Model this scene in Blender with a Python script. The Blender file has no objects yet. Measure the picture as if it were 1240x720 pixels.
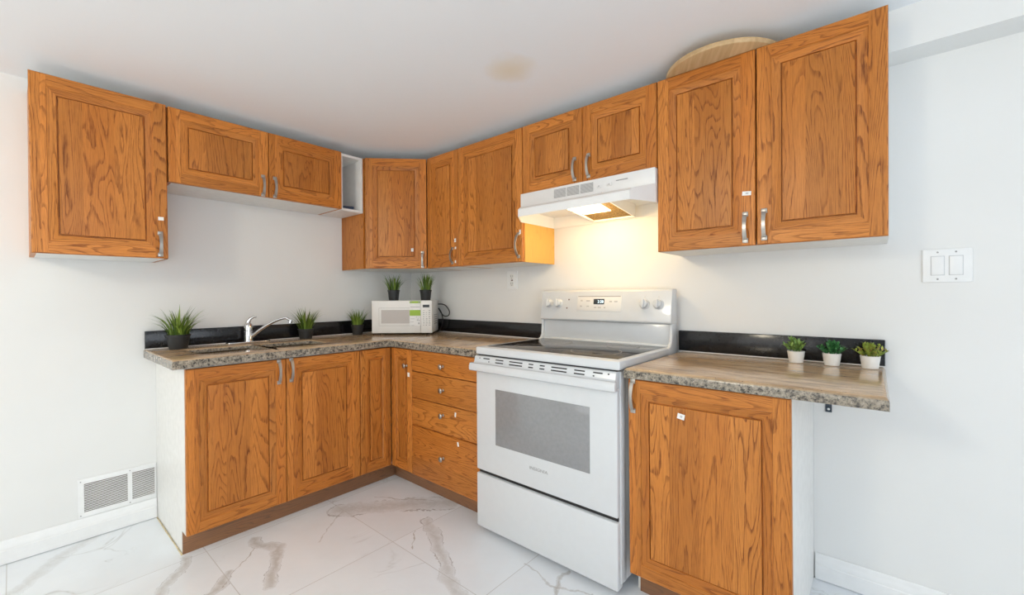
import bpy, bmesh, math, random
from mathutils import Vector, Matrix, noise as mnoise
R = math.radians
S = bpy.context.scene
COL = S.collection

# ------------------------------------------------------------------ camera
cam_d = bpy.data.cameras.new('camera')
cam = bpy.data.objects.new('camera', cam_d)
COL.objects.link(cam)
cam_d.sensor_fit = 'HORIZONTAL'
cam_d.sensor_width = 36.0
cam_d.lens = 516.79 / 1240 * 36.0
cam_d.clip_start = 0.02
rt = Vector((0.76093, 0.64881, -0.00606)); up = Vector((0.00124, 0.00789, 0.99997)); fw = Vector((-0.64884, 0.76091, -0.00519))
m = Matrix.Identity(4)
for i in range(3):
    m[i][0], m[i][1], m[i][2] = rt[i], up[i], -fw[i]
m.translation = Vector((3.0190, -2.2154, 1.2072))
cam.matrix_world = m
S.camera = cam

# ------------------------------------------------------------------ light, exposure
S.view_settings.view_transform = 'Standard'
S.view_settings.look = 'None'
S.view_settings.gamma = 1.0
S.view_settings.use_curve_mapping = False
S.view_settings.exposure = 0.0
S.cycles.use_denoising = True
S.cycles.max_bounces = 12
S.cycles.diffuse_bounces = 10
S.cycles.sample_clamp_indirect = 6.0

W = bpy.data.worlds.new('world'); S.world = W; W.use_nodes = True
W.node_tree.nodes['Background'].inputs[0].default_value = (0.91, 0.955, 1.0, 1)
W.node_tree.nodes['Background'].inputs[1].default_value = 1.5

ROOM_X, ROOM_Y, CEIL = 5.4, -5.2, 2.232
def area(name, loc, target, sx, sy, power, col, shape='RECTANGLE'):
    d = bpy.data.lights.new(name, 'AREA'); d.shape = shape; d.size = sx; d.size_y = sy
    d.energy = power; d.color = col
    o = bpy.data.objects.new(name, d); COL.objects.link(o); o.location = loc
    o.rotation_euler = (Vector(target) - Vector(loc)).to_track_quat('-Z', 'Y').to_euler()
    return o
area('daylight_front', (2.0, ROOM_Y - 0.16, 1.4), (2.0, 0, 1.2), 2.6, 1.5, 15, (1.0, 0.97, 0.92))
area('daylight_side', (ROOM_X + 0.16, -2.6, 1.3), (0, -2.6, 1.0), 2.4, 1.9, 37, (0.77, 0.87, 1.0))
_l = bpy.data.lights.new('ceiling_lamp_light', 'POINT'); _l.energy = 47; _l.color = (1.0, 0.90, 0.70); _l.shadow_soft_size = 0.17
_o = bpy.data.objects.new('ceiling_lamp_light', _l); COL.objects.link(_o); _o.location = (1.9, -3.67, CEIL - 0.28)
_l = bpy.data.lights.new('hood_lamp_light', 'POINT'); _l.energy = 3.9; _l.color = (1.0, 0.68, 0.31); _l.shadow_soft_size = 0.035
_o = bpy.data.objects.new('hood_lamp_light', _l); COL.objects.link(_o); _o.location = (1.895, -0.265, 1.606)

# ------------------------------------------------------------------ node helper
class NT:
    def __init__(s, name):
        s.m = bpy.data.materials.new(name); s.m.use_nodes = True
        s.t = s.m.node_tree; s.N = s.t.nodes; s.L = s.t.links
        s.b = s.N['Principled BSDF']
    def n(s, typ, **kw):
        x = s.N.new(typ)
        for k, v in kw.items(): setattr(x, k, v)
        return x
    def set(s, node, i, v):
        if isinstance(v, bpy.types.NodeSocket): s.L.new(v, node.inputs[i])
        elif v is not None: node.inputs[i].default_value = v
    def math(s, op, a, b=None, c=None, clamp=False):
        x = s.n('ShaderNodeMath', operation=op); x.use_clamp = clamp
        for i, v in enumerate((a, b, c)): s.set(x, i, v)
        return x.outputs[0]
    def vm(s, op, a, b=None, scale=None):
        x = s.n('ShaderNodeVectorMath', operation=op)
        s.set(x, 0, a); s.set(x, 1, b)
        if scale is not None: s.set(x, 3, scale)
        return x.outputs['Value'] if op in ('DOT_PRODUCT', 'LENGTH', 'DISTANCE') else x.outputs[0]
    def noise(s, vec, scale, detail=2, rough=0.5, dist=0.0):
        x = s.n('ShaderNodeTexNoise')
        s.set(x, 'Vector', vec); s.set(x, 'Scale', scale); s.set(x, 'Detail', detail); s.set(x, 'Roughness', rough); s.set(x, 'Distortion', dist)
        return x.outputs[0]
    def ramp(s, fac, stops, interp='LINEAR'):
        x = s.n('ShaderNodeValToRGB'); x.color_ramp.interpolation = interp
        e = x.color_ramp.elements
        while len(e) < len(stops): e.new(0.5)
        for q, (p, c) in zip(e, stops): q.position = p; q.color = (*c, 1) if len(c) == 3 else c
        s.set(x, 0, fac); return x.outputs[0]
    def mix(s, fac, a, b, mode='MIX'):
        x = s.n('ShaderNodeMix', data_type='RGBA', blend_type=mode)
        s.set(x, 0, fac)
        for i, v in ((6, a), (7, b)):
            if isinstance(v, tuple) and len(v) == 3: v = (*v, 1)
            s.set(x, i, v)
        return x.outputs[2]
    def sep(s, v):
        x = s.n('ShaderNodeSeparateXYZ'); s.set(x, 0, v); return x.outputs
    def comb(s, a, b, c):
        x = s.n('ShaderNodeCombineXYZ'); s.set(x, 0, a); s.set(x, 1, b); s.set(x, 2, c); return x.outputs[0]
    def bump(s, h, strength=0.2, dist=0.002):
        x = s.n('ShaderNodeBump'); s.set(x, 'Strength', strength); s.set(x, 'Distance', dist); s.set(x, 'Height', h)
        s.L.new(x.outputs[0], s.b.inputs['Normal'])
    def out(s, color=None, rough=None, metal=None, spec=None, coat=None):
        if isinstance(color, tuple) and len(color) == 3: color = (*color, 1)
        s.set(s.b, 'Base Color', color); s.set(s.b, 'Roughness', rough); s.set(s.b, 'Metallic', metal)
        s.set(s.b, 'Specular IOR Level', spec); s.set(s.b, 'Coat Weight', coat)
        return s.m

def plain(name, color, rough=0.5, metal=0.0, spec=None, coat=None, vary=0.04, scale=30, bump=0.0):
    t = NT(name); co = t.n('ShaderNodeTexCoord').outputs['Object']
    f = t.noise(co, scale, 3)
    c0 = tuple(max(0, v * (1 - vary)) for v in color); c1 = tuple(min(1, v * (1 + vary)) for v in color)
    c = t.ramp(f, [(0.3, c0), (0.7, c1)])
    if bump: t.bump(f, bump, 0.001)
    return t.out(c, rough, metal, spec, coat)

def emission(name, color, strength):
    t = NT(name); t.set(t.b, 'Base Color', (*color, 1)); t.set(t.b, 'Emission Color', (*color, 1)); t.set(t.b, 'Emission Strength', strength)
    return t.m

# ------------------------------------------------------------------ oak
OAK_LIGHT = (0.63, 0.242, 0.049); OAK_MID = (0.50, 0.166, 0.026); OAK_DARK = (0.165, 0.040, 0.005)
def oak(name, horiz=False, gain=1.0, board=0.105, grey=0.0, tint=(0.21, 0.15, 0.11)):
    t = NT(name)
    co = t.n('ShaderNodeTexCoord').outputs['Object']
    info = t.n('ShaderNodeObjectInfo').outputs['Random']
    isl = t.n('ShaderNodeNewGeometry').outputs['Random Per Island']
    x, y, z = t.sep(co)
    a, l = (x, z) if not horiz else (z, x)          # across the grain, along the grain
    a = t.math('ADD', a, t.math('MULTIPLY', y, 0.6))
    seed = t.math('ADD', t.math('MULTIPLY', info, 61.0), t.math('MULTIPLY', isl, 17.0))
    bi = t.math('FLOOR', t.math('ADD', t.math('DIVIDE', a, board), t.math('MULTIPLY', isl, 3.7)))
    wn = t.n('ShaderNodeTexWhiteNoise', noise_dimensions='1D'); t.set(wn, 'W', t.math('ADD', bi, seed))
    br = wn.outputs['Value']                        # one random value for each glued board
    s2 = t.math('ADD', seed, t.math('MULTIPLY', br, 9.0))
    p = t.comb(t.math('MULTIPLY', a, 1.0), t.math('ADD', t.math('MULTIPLY', l, 0.10), s2), s2)
    fld = t.noise(p, 9.5, 1.5, 0.45, 0.3)
    wob = t.noise(t.comb(t.math('MULTIPLY', a, 1.0), t.math('MULTIPLY', l, 0.32), s2), 48, 2)
    fld = t.math('ADD', fld, t.math('MULTIPLY', wob, 0.022))
    ring = t.math('FRACT', t.math('MULTIPLY', fld, 27.0))
    dens = t.noise(p, 3.0, 1)                       # where the figure is bold, where it is quiet
    band = t.ramp(ring, [(0.0, (0, 0, 0)), (0.05, (1, 1, 1)), (0.17, (0.85, 0.85, 0.85)), (0.34, (0.12, 0.12, 0.12)), (1.0, (0, 0, 0))])
    pore = t.noise(t.comb(t.math('MULTIPLY', a, 1.0), t.math('MULTIPLY', l, 0.035), s2), 420, 2, 0.65)
    pore = t.ramp(pore, [(0.46, (0, 0, 0)), (0.58, (1, 1, 1))])
    amt = t.math('MULTIPLY', band, t.math('ADD', 0.45, t.math('MULTIPLY', pore, 0.55)))
    amt = t.math('MULTIPLY', amt, t.math('MULTIPLY_ADD', dens, 1.0, 0.42), clamp=True)
    soft = t.noise(p, 5.0, 3, 0.6)
    base = t.ramp(soft, [(0.3, OAK_MID), (0.68, OAK_LIGHT)])
    base = t.mix(t.math('MULTIPLY', pore, 0.22), base, OAK_DARK)
    c = t.mix(t.math('MULTIPLY', amt, 0.92), base, OAK_DARK)
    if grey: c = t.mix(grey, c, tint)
    tone = t.math('MULTIPLY_ADD', br, 0.26, 0.83 * gain)
    tone = t.math('MULTIPLY', tone, t.math('MULTIPLY_ADD', isl, 0.16, 0.94))
    v = t.n('ShaderNodeVectorMath', operation='SCALE'); t.set(v, 0, c); t.set(v, 3, tone)
    t.bump(t.math('SUBTRACT', 1.0, amt), 0.12, 0.0008)
    return t.out(v.outputs[0], t.math('MULTIPLY_ADD', amt, 0.15, 0.36), 0, 0.32)
M = {}
M['oak_v'] = oak('oak_upright_grain'); M['oak_h'] = oak('oak_level_grain', True)
M['oak_side'] = oak('oak_veneer_side', board=0.3)
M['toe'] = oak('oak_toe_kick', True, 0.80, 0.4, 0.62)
M['oak_hoodlit'] = oak('hoodlit_oak_veneer', False, 1.1, 0.3, 0.62, (0.78, 0.50, 0.13))  # yellow light of the hood lamp mixed into the veneer colour

# ------------------------------------------------------------------ other materials
M['melamine'] = plain('white_melamine', (0.80, 0.80, 0.78), 0.42)
M['paint_wall'] = plain('wall_paint', (0.785, 0.79, 0.78), 0.6, vary=0.012, scale=3, bump=0.02)
def ceiling_mat():
    t = NT('ceiling_paint'); co = t.n('ShaderNodeTexCoord').outputs['Object']
    f = t.noise(co, 160, 2)
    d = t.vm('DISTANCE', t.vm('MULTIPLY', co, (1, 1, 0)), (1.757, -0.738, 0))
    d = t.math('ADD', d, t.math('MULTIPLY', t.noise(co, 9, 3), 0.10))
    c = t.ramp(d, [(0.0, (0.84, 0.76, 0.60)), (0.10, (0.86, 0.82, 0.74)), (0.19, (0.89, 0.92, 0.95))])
    t.bump(f, 0.04, 0.002)
    return t.out(c, 0.75)
M['ceiling'] = ceiling_mat()
M['white_trim'] = plain('white_gloss_trim', (0.84, 0.85, 0.85), 0.3, vary=0.015)
M['enamel'] = plain('white_enamel', (0.67, 0.695, 0.715), 0.22, vary=0.01, coat=0.3)
M['almond'] = plain('warm_white_plastic', (0.80, 0.79, 0.76), 0.35, vary=0.01)
M['hood_white'] = plain('hood_white_enamel', (0.82, 0.82, 0.81), 0.3, vary=0.01)
M['black'] = plain('black_plastic', (0.012, 0.012, 0.013), 0.4)
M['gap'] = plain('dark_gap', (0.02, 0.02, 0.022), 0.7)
M['grey_print'] = plain('grey_print', (0.34, 0.34, 0.34), 0.5)
M['pale_print'] = plain('pale_grey_print', (0.56, 0.55, 0.53), 0.5)
M['paper'] = plain('white_paper', (0.84, 0.84, 0.83), 0.6)
M['green_print'] = plain('green_print', (0.33, 0.52, 0.05), 0.5)
M['pot_black'] = plain('dark_grey_pot', (0.022, 0.023, 0.024), 0.55, vary=0.15)
M['pot_white'] = plain('white_ceramic', (0.80, 0.79, 0.76), 0.3, vary=0.02)
M['soil'] = plain('soil', (0.03, 0.022, 0.015), 0.9, vary=0.5, scale=200)
M['display'] = plain('dark_display', (0.03, 0.035, 0.04), 0.15)
M['digits'] = emission('lit_digits', (0.75, 0.93, 1.0), 1.6)
M['lens'] = emission('hood_lamp_lens', (1.0, 0.86, 0.55), 5.0)
M['ceil_lens'] = emission('ceiling_lamp_lens', (1.0, 0.95, 0.88), 3.0)
M['slate'] = plain('slate_paint', (0.045, 0.062, 0.085), 0.4, 0.3)
M['vent_dark'] = plain('brown_vent_inside', (0.17, 0.14, 0.11), 0.8, vary=0.5, scale=12)  # mottled brown-grey sheet behind the louvres
M['switch_line'] = plain('switch_shadow_line', (0.58, 0.59, 0.60), 0.5)  # grey outline coloured as the shade line around each rocker
M['rust_print'] = plain('tiny_red_brown_lamp', (0.10, 0.03, 0.02), 0.3)
M['navy'] = plain('navy_plastic', (0.03, 0.055, 0.11), 0.5, vary=0.2)

def metal(name, col, rough, stretch=(1, 1, 0.05)):
    t = NT(name); co = t.n('ShaderNodeTexCoord').outputs['Object']
    f = t.noise(t.vm('MULTIPLY', co, stretch), 600, 2)
    r = t.math('MULTIPLY_ADD', f, 0.16, rough - 0.08)
    return t.out(t.ramp(f, [(0.2, tuple(v * 0.9 for v in col)), (0.8, col)]), r, 1.0)
M['nickel'] = metal('brushed_nickel', (0.47, 0.45, 0.42), 0.33)
M['chrome'] = metal('chrome', (0.72, 0.72, 0.73), 0.14)
M['steel'] = metal('stainless_steel', (0.60, 0.60, 0.59), 0.26, (0.05, 1, 1))
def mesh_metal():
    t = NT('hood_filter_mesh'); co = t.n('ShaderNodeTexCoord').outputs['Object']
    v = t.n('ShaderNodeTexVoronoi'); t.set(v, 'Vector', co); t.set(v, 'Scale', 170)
    c = t.ramp(v.outputs['Distance'], [(0.1, (0.80, 0.58, 0.22)), (0.6, (0.36, 0.22, 0.06))])  # amber of the lamp light is put into the aluminium colour
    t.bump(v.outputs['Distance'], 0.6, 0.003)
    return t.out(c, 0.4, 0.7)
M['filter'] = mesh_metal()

def granite(name, along):
    t = NT(name); co = t.n('ShaderNodeTexCoord').outputs['Object']
    sv = {'x': (0.22, 1, 1), 'y': (1, 0.22, 1)}[along]
    p = t.vm('MULTIPLY', co, sv)
    f1 = t.noise(p, 17, 5, 0.62, 0.6)
    f2 = t.noise(p, 55, 4, 0.65)
    base = t.ramp(f1, [(0.30, (0.25, 0.175, 0.105)), (0.44, (0.46, 0.305, 0.165)), (0.55, (0.63, 0.42, 0.22)), (0.70, (0.70, 0.53, 0.34))])
    c = t.mix(0.5, base, t.ramp(f2, [(0.34, (0.20, 0.145, 0.095)), (0.52, (0.50, 0.35, 0.21)), (0.68, (0.68, 0.53, 0.36))]))
    # the cut edge shows the speckle of the stone
    nz = t.sep(t.n('ShaderNodeNewGeometry').outputs['True Normal'])[2]
    edge = t.math('SUBTRACT', 1.0, t.math('ABSOLUTE', nz), clamp=True)
    s1 = t.noise(co, 75, 5, 0.7); s2 = t.noise(co, 190, 2, 0.6)
    spk = t.ramp(s1, [(0.38, (0.04, 0.038, 0.036)), (0.45, (0.20, 0.175, 0.14)), (0.57, (0.35, 0.305, 0.24)), (0.72, (0.52, 0.46, 0.38))])
    spk = t.mix(t.ramp(s2, [(0.60, (0, 0, 0)), (0.68, (1, 1, 1))]), spk, (0.05, 0.048, 0.046))
    c = t.mix(t.ramp(edge, [(0.30, (0, 0, 0)), (0.75, (1, 1, 1))]), c, spk)
    dots = t.noise(co, 150, 2, 0.6)
    c = t.mix(t.ramp(dots, [(0.64, (0, 0, 0)), (0.72, (0.8, 0.8, 0.8))]), c, (0.07, 0.06, 0.055))
    return t.out(c, 0.16, 0, 0.5)
M['granite_y'] = granite('granite_left_run', 'y'); M['granite_x'] = granite('granite_right_run', 'x')
def black_granite():
    t = NT('black_granite'); co = t.n('ShaderNodeTexCoord').outputs['Object']
    f = t.noise(co, 120, 4, 0.7)
    c = t.ramp(f, [(0.4, (0.006, 0.006, 0.007)), (0.72, (0.014, 0.014, 0.016))])
    return t.out(c, 0.16, 0, 0.4)
M['black_granite'] = black_granite()
def glass_dark(name, col, rough, spec=0.5):
    return plain(name, col, rough, 0, spec, vary=0.05, scale=60)
M['cooktop'] = glass_dark('cooktop_glass', (0.022, 0.018, 0.015), 0.09, 0.18)
M['cook_ring'] = plain('cooktop_ring_print', (0.42, 0.39, 0.36), 0.25)
M['oven_glass'] = glass_dark('oven_window_glass', (0.27, 0.275, 0.285), 0.14, 0.7)
M['mw_window'] = plain('microwave_window', (0.52, 0.48, 0.45), 0.25, vary=0.06, scale=900)
M['mw_line'] = plain('microwave_line', (0.33, 0.31, 0.29), 0.5)
def pane_mat():
    t = NT('window_glass'); tr = t.n('ShaderNodeBsdfTransparent'); gl = t.n('ShaderNodeBsdfGlossy')
    t.set(gl, 'Roughness', 0.02)
    mx = t.n('ShaderNodeMixShader'); t.set(mx, 0, 0.07); t.L.new(tr.outputs[0], mx.inputs[1]); t.L.new(gl.outputs[0], mx.inputs[2])
    t.L.new(mx.outputs[0], t.N['Material Output'].inputs[0]); return t.m
M['pane'] = pane_mat()
def leaf(name, lo, hi, tip=None, zr=(0.0, 0.1)):
    t = NT(name); co = t.n('ShaderNodeTexCoord').outputs['Object']
    isl = t.n('ShaderNodeNewGeometry').outputs['Random Per Island']
    c = t.ramp(isl, [(0.0, lo), (1.0, hi)])
    if tip:
        f = t.ramp(t.noise(co, 45, 2), [(0.52, (0, 0, 0)), (0.66, (1, 1, 1))])
        c = t.mix(t.math('MULTIPLY', f, 0.7), c, tip)
    t.set(t.b, 'Subsurface Weight', 0.0)
    return t.out(c, 0.45, 0, 0.4)
M['grass'] = leaf('artificial_grass', (0.040, 0.095, 0.012), (0.24, 0.35, 0.05))
M['leaf_lime'] = leaf('pale_green_leaf', (0.13, 0.26, 0.06), (0.30, 0.45, 0.12))
M['leaf_deep'] = leaf('deep_green_leaf', (0.03, 0.16, 0.05), (0.10, 0.33, 0.11))
M['leaf_gold'] = leaf('yellow_green_leaf', (0.22, 0.33, 0.05), (0.46, 0.52, 0.09), (0.50, 0.24, 0.09))
def board_mat():
    t = NT('pale_birch'); co = t.n('ShaderNodeTexCoord').outputs['Object']
    x, y, z = t.sep(co)
    bi = t.math('FLOOR', t.math('DIVIDE', x, 0.075))
    wn = t.n('ShaderNodeTexWhiteNoise', noise_dimensions='1D'); t.set(wn, 'W', bi)
    f = t.noise(t.comb(t.math('ADD', x, bi), t.math('MULTIPLY', y, 0.08), z), 60, 3)
    c = t.ramp(f, [(0.3, (0.56, 0.37, 0.18)), (0.7, (0.68, 0.49, 0.27))])
    v = t.n('ShaderNodeVectorMath', operation='SCALE'); t.set(v, 0, c); t.set(v, 3, t.math('MULTIPLY_ADD', wn.outputs['Value'], 0.22, 0.88))
    return t.out(v.outputs[0], 0.4)
M['birch'] = board_mat()

# marble look tile with grout grid and veins
def floor_mat():
    t = NT('marble_tile'); co = t.n('ShaderNodeTexCoord').outputs['Object']
    x, y, z = t.sep(co)
    TX, TY, OX, OY = 0.6125, 0.6150, 0.598, -1.009
    gx = t.math('DIVIDE', t.math('SUBTRACT', x, OX), TX); gy = t.math('DIVIDE', t.math('SUBTRACT', y, OY), TY)
    ex = t.math('MULTIPLY', t.math('PINGPONG', gx, 0.5), TX); ey = t.math('MULTIPLY', t.math('PINGPONG', gy, 0.5), TY)
    e = t.math('MINIMUM', ex, ey)
    grout = t.math('LESS_THAN', e, 0.0016)
    ix = t.math('FLOOR', gx); iy = t.math('FLOOR', gy)
    wn = t.n('ShaderNodeTexWhiteNoise', noise_dimensions='3D'); t.set(wn, 'Vector', t.comb(ix, iy, 0.0))
    off = t.vm('SCALE', wn.outputs['Color'], None, 20.0)
    q = t.vm('ADD', co, off)
    # faint general veining
    w = t.noise(q, 2.2, 4, 0.55, 0.9)
    thin = t.ramp(t.math('ABSOLUTE', t.math('SUBTRACT', w, 0.5)), [(0.0, (1, 1, 1)), (0.006, (0.35, 0.35, 0.35)), (0.02, (0, 0, 0))])
    gate = t.ramp(t.noise(q, 1.7, 2), [(0.52, (0, 0, 0)), (0.62, (1, 1, 1))])
    cloud = t.noise(q, 3.0, 4, 0.6)
    c = t.ramp(cloud, [(0.3, (0.76, 0.79, 0.825)), (0.65, (0.81, 0.845, 0.885))])
    c = t.mix(t.math('MULTIPLY', t.math('MULTIPLY', thin, gate), 0.45), c, (0.36, 0.345, 0.33))
    # the bold veins of the tiles, laid along their own lines
    wob = t.n('ShaderNodeTexNoise'); t.set(wob, 'Vector', co); t.set(wob, 'Scale', 14.0); t.set(wob, 'Detail', 4.0)
    pw = t.vm('ADD', co, t.vm('SCALE', t.vm('SUBTRACT', wob.outputs['Color'], (0.5, 0.5, 0.5)), None, 0.055))
    pw = t.vm('MULTIPLY', pw, (1, 1, 0))
    streak = t.noise(t.vm('ADD', co, t.vm('SCALE', wob.outputs['Color'], None, 0.15)), 30, 5, 0.7)
    rimgate = t.ramp(t.noise(co, 5.0, 2), [(0.42, (0, 0, 0)), (0.55, (1, 1, 1))])
    for pts, wd, amt, rim in VEINS:
        dist = None
        for (a, b) in zip(pts[:-1], pts[1:]):
            A = Vector((*a, 0)); B = Vector((*b, 0)); BA = B - A
            pa = t.vm('SUBTRACT', pw, tuple(A))
            h = t.math('MULTIPLY', t.vm('DOT_PRODUCT', pa, tuple(BA)), 1.0 / BA.length_squared, clamp=True)
            bb = t.n('ShaderNodeVectorMath', operation='SCALE'); bb.inputs[0].default_value = BA; t.L.new(h, bb.inputs[3])
            d = t.vm('LENGTH', t.vm('SUBTRACT', pa, bb.outputs[0]))
            dist = d if dist is None else t.math('MINIMUM', dist, d)
        wl = t.math('MULTIPLY', t.math('MULTIPLY_ADD', streak, 1.0, 0.5), wd)
        f = t.math('DIVIDE', dist, wl)
        fill = t.ramp(f, [(0.15, (1, 1, 1)), (0.75, (0.55, 0.55, 0.55)), (1.05, (0, 0, 0))])
        c = t.mix(t.math('MULTIPLY', fill, t.math('MULTIPLY', t.math('MULTIPLY_ADD', streak, 2.2, -0.22, clamp=True), amt), clamp=True), c, (0.44, 0.42, 0.395))
        if rim:
            rm = t.ramp(t.math('ABSOLUTE', t.math('SUBTRACT', f, 0.98)), [(0.0, (1, 1, 1)), (0.09, (0, 0, 0))])
            c = t.mix(t.math('MULTIPLY', rm, t.math('MULTIPLY', rimgate, rim)), c, (0.24, 0.225, 0.21))
    c = t.mix(t.math('MULTIPLY', grout, 0.75), c, (0.42, 0.41, 0.40))
    return t.out(c, t.math('MULTIPLY_ADD', grout, 0.4, 0.22), 0, 0.45)
VEINS = [
    ([(0.590, -1.700), (0.680, -1.735), (0.760, -1.820), (0.850, -1.830)], 0.024, 0.6, 0.5),
    ([(0.860, -1.610), (0.935, -1.660), (0.980, -1.730)], 0.024, 0.7, 0.6),
    ([(0.660, -1.440), (0.735, -1.445), (0.820, -1.385), (0.930, -1.440), (1.090, -1.520)], 0.026, 0.7, 0.7),
    ([(0.748, -1.471), (0.952, -1.660)], 0.0032, 0.9, 0),
    ([(0.720, -1.010), (0.850, -0.860), (0.980, -0.700), (1.120, -0.580)], 0.075, 0.52, 0.8),
    ([(0.720, -0.800), (0.860, -0.720), (1.030, -0.610)], 0.005, 0.7, 0),
    ([(0.930, -1.250), (0.800, -1.110), (0.740, -1.020)], 0.004, 0.55, 0),
    ([(1.180, -0.780), (1.290, -0.820), (1.420, -0.900), (1.560, -0.960), (1.640, -1.020), (1.760, -1.060)], 0.034, 0.52, 0.8),
    ([(1.215, -0.880), (1.330, -0.985)], 0.0035, 0.9, 0),
    ([(2.000, -0.640), (1.990, -0.720), (2.030, -0.800), (2.010, -0.900)], 0.010, 0.7, 0.5),
    ([(1.820, -0.720), (2.000, -0.780), (2.150, -0.700)], 0.005, 0.6, 0),
    ([(0.020, -1.960), (0.120, -2.080), (0.330, -2.220)], 0.034, 0.36, 0.2),
    ([(2.300, -0.700), (2.480, -0.760), (2.700, -0.720)], 0.012, 0.5, 0.3),
    ([(2.900, -0.300), (3.000, -0.420), (3.200, -0.520)], 0.012, 0.5, 0.3),
]
M['floor'] = floor_mat()

# ------------------------------------------------------------------ mesh helper
class MB:
    def __init__(s): s.bm = bmesh.new()
    def _add(s, t, mat, smooth=True):
        for f in t.faces:
            if mat is not None: f.material_index = mat
        me = bpy.data.meshes.new('tmp'); t.to_mesh(me); t.free()
        s.bm.from_mesh(me); bpy.data.meshes.remove(me)
        return s
    def box(s, x0, x1, y0, y1, z0, z1, mat=0, bev=0.0, seg=2):
        t = bmesh.new(); bmesh.ops.create_cube(t, size=1)
        for v in t.verts:
            v.co = ((x0 + x1) / 2 + v.co.x * abs(x1 - x0), (y0 + y1) / 2 + v.co.y * abs(y1 - y0), (z0 + z1) / 2 + v.co.z * abs(z1 - z0))
        if bev: bmesh.ops.bevel(t, geom=t.edges[:], offset=bev, segments=seg, affect='EDGES', profile=0.5)
        return s._add(t, mat)
    def prism(s, poly, z0, z1, mat=0, bev=0.0, M4=None, seg=2):
        t = bmesh.new()
        b = [t.verts.new((p[0], p[1], z0)) for p in poly]; u = [t.verts.new((p[0], p[1], z1)) for p in poly]
        t.faces.new(list(reversed(b))); t.faces.new(u); n = len(poly)
        for i in range(n): t.faces.new((b[i], b[(i + 1) % n], u[(i + 1) % n], u[i]))
        bmesh.ops.recalc_face_normals(t, faces=t.faces[:])
        if bev: bmesh.ops.bevel(t, geom=t.edges[:], offset=bev, segments=seg, affect='EDGES', profile=0.5)
        if M4: t.transform(M4)
        return s._add(t, mat)
    def lathe(s, prof, M4=None, seg=24, mat=0, cap=True):
        t = bmesh.new(); rings = []
        for r, z in prof:
            rings.append([t.verts.new((r * math.cos(2 * math.pi * i / seg), r * math.sin(2 * math.pi * i / seg), z)) for i in range(seg)])
        for a, b in zip(rings[:-1], rings[1:]):
            for i in range(seg): t.faces.new((a[i], a[(i + 1) % seg], b[(i + 1) % seg], b[i]))
        if cap: t.faces.new(list(reversed(rings[0]))); t.faces.new(rings[-1])
        bmesh.ops.recalc_face_normals(t, faces=t.faces[:])
        if M4: t.transform(M4)
        return s._add(t, mat)
    def tube(s, pts, rad, seg=10, mat=0):
        t = bmesh.new(); pts = [Vector(p) for p in pts]; rings = []
        ref = Vector((0, 0, 1))
        for i, p in enumerate(pts):
            d = (pts[min(i + 1, len(pts) - 1)] - pts[max(i - 1, 0)]).normalized()
            if abs(d.dot(ref)) > 0.95: ref = Vector((1, 0, 0))
            u = d.cross(ref).normalized(); v = u.cross(d).normalized()
            r = rad[i] if isinstance(rad, (list, tuple)) else rad
            rings.append([t.verts.new(p + u * r * math.cos(2 * math.pi * k / seg) + v * r * math.sin(2 * math.pi * k / seg)) for k in range(seg)])
        for a, b in zip(rings[:-1], rings[1:]):
            for i in range(seg): t.faces.new((a[i], a[(i + 1) % seg], b[(i + 1) % seg], b[i]))
        t.faces.new(list(reversed(rings[0]))); t.faces.new(rings[-1])
        bmesh.ops.recalc_face_normals(t, faces=t.faces[:])
        return s._add(t, mat)
    def poly(s, pts, mat=0):
        vs = [s.bm.verts.new(p) for p in pts]; f = s.bm.faces.new(vs); f.material_index = mat
        return s
    def xf(s, M4): s.bm.transform(M4); return s
    def build(s, name, mats, parent=None, loc=None, rot=None, sharp=32):
        me = bpy.data.meshes.new(name); s.bm.to_mesh(me); s.bm.free()
        for k in (mats if isinstance(mats, (list, tuple)) else [mats]): me.materials.append(M[k])
        me.polygons.foreach_set('use_smooth', [True] * len(me.polygons))
        me.set_sharp_from_angle(angle=R(sharp))
        o = bpy.data.objects.new(name, me); COL.objects.link(o)
        if parent: o.parent = parent
        if loc: o.location = loc
        if rot: o.rotation_euler = rot
        return o

def thing(name, label, cat, loc=(0, 0, 0), rz=0.0, group=None):
    o = bpy.data.objects.new(name, None); COL.objects.link(o); o.empty_display_size = 0.1
    o.location = loc; o.rotation_euler = (0, 0, rz); o['label'] = label; o['category'] = cat
    if group: o['group'] = group
    return o
def tag(o, label, cat, group=None):
    o['label'] = label; o['category'] = cat
    if group: o['group'] = group
    return o
def struct(o): o['kind'] = 'structure'; return o
def rotx(a): return Matrix.Rotation(a, 4, 'X')
def lettering(txt, size, name, mat, parent, M4, depth=0.0006):
    cu = bpy.data.curves.new('txt', 'FONT'); cu.body = txt; cu.size = size; cu.align_x = 'CENTER'; cu.align_y = 'CENTER'; cu.extrude = depth
    o = bpy.data.objects.new('txt', cu); COL.objects.link(o)
    dg = bpy.context.evaluated_depsgraph_get(); me = bpy.data.meshes.new_from_object(o.evaluated_get(dg))
    bpy.data.objects.remove(o); bpy.data.curves.remove(cu)
    me.transform(M4); me.materials.clear(); me.materials.append(M[mat]); me.name = name
    q = bpy.data.objects.new(name, me); COL.objects.link(q); q.parent = parent
    return q

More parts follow.
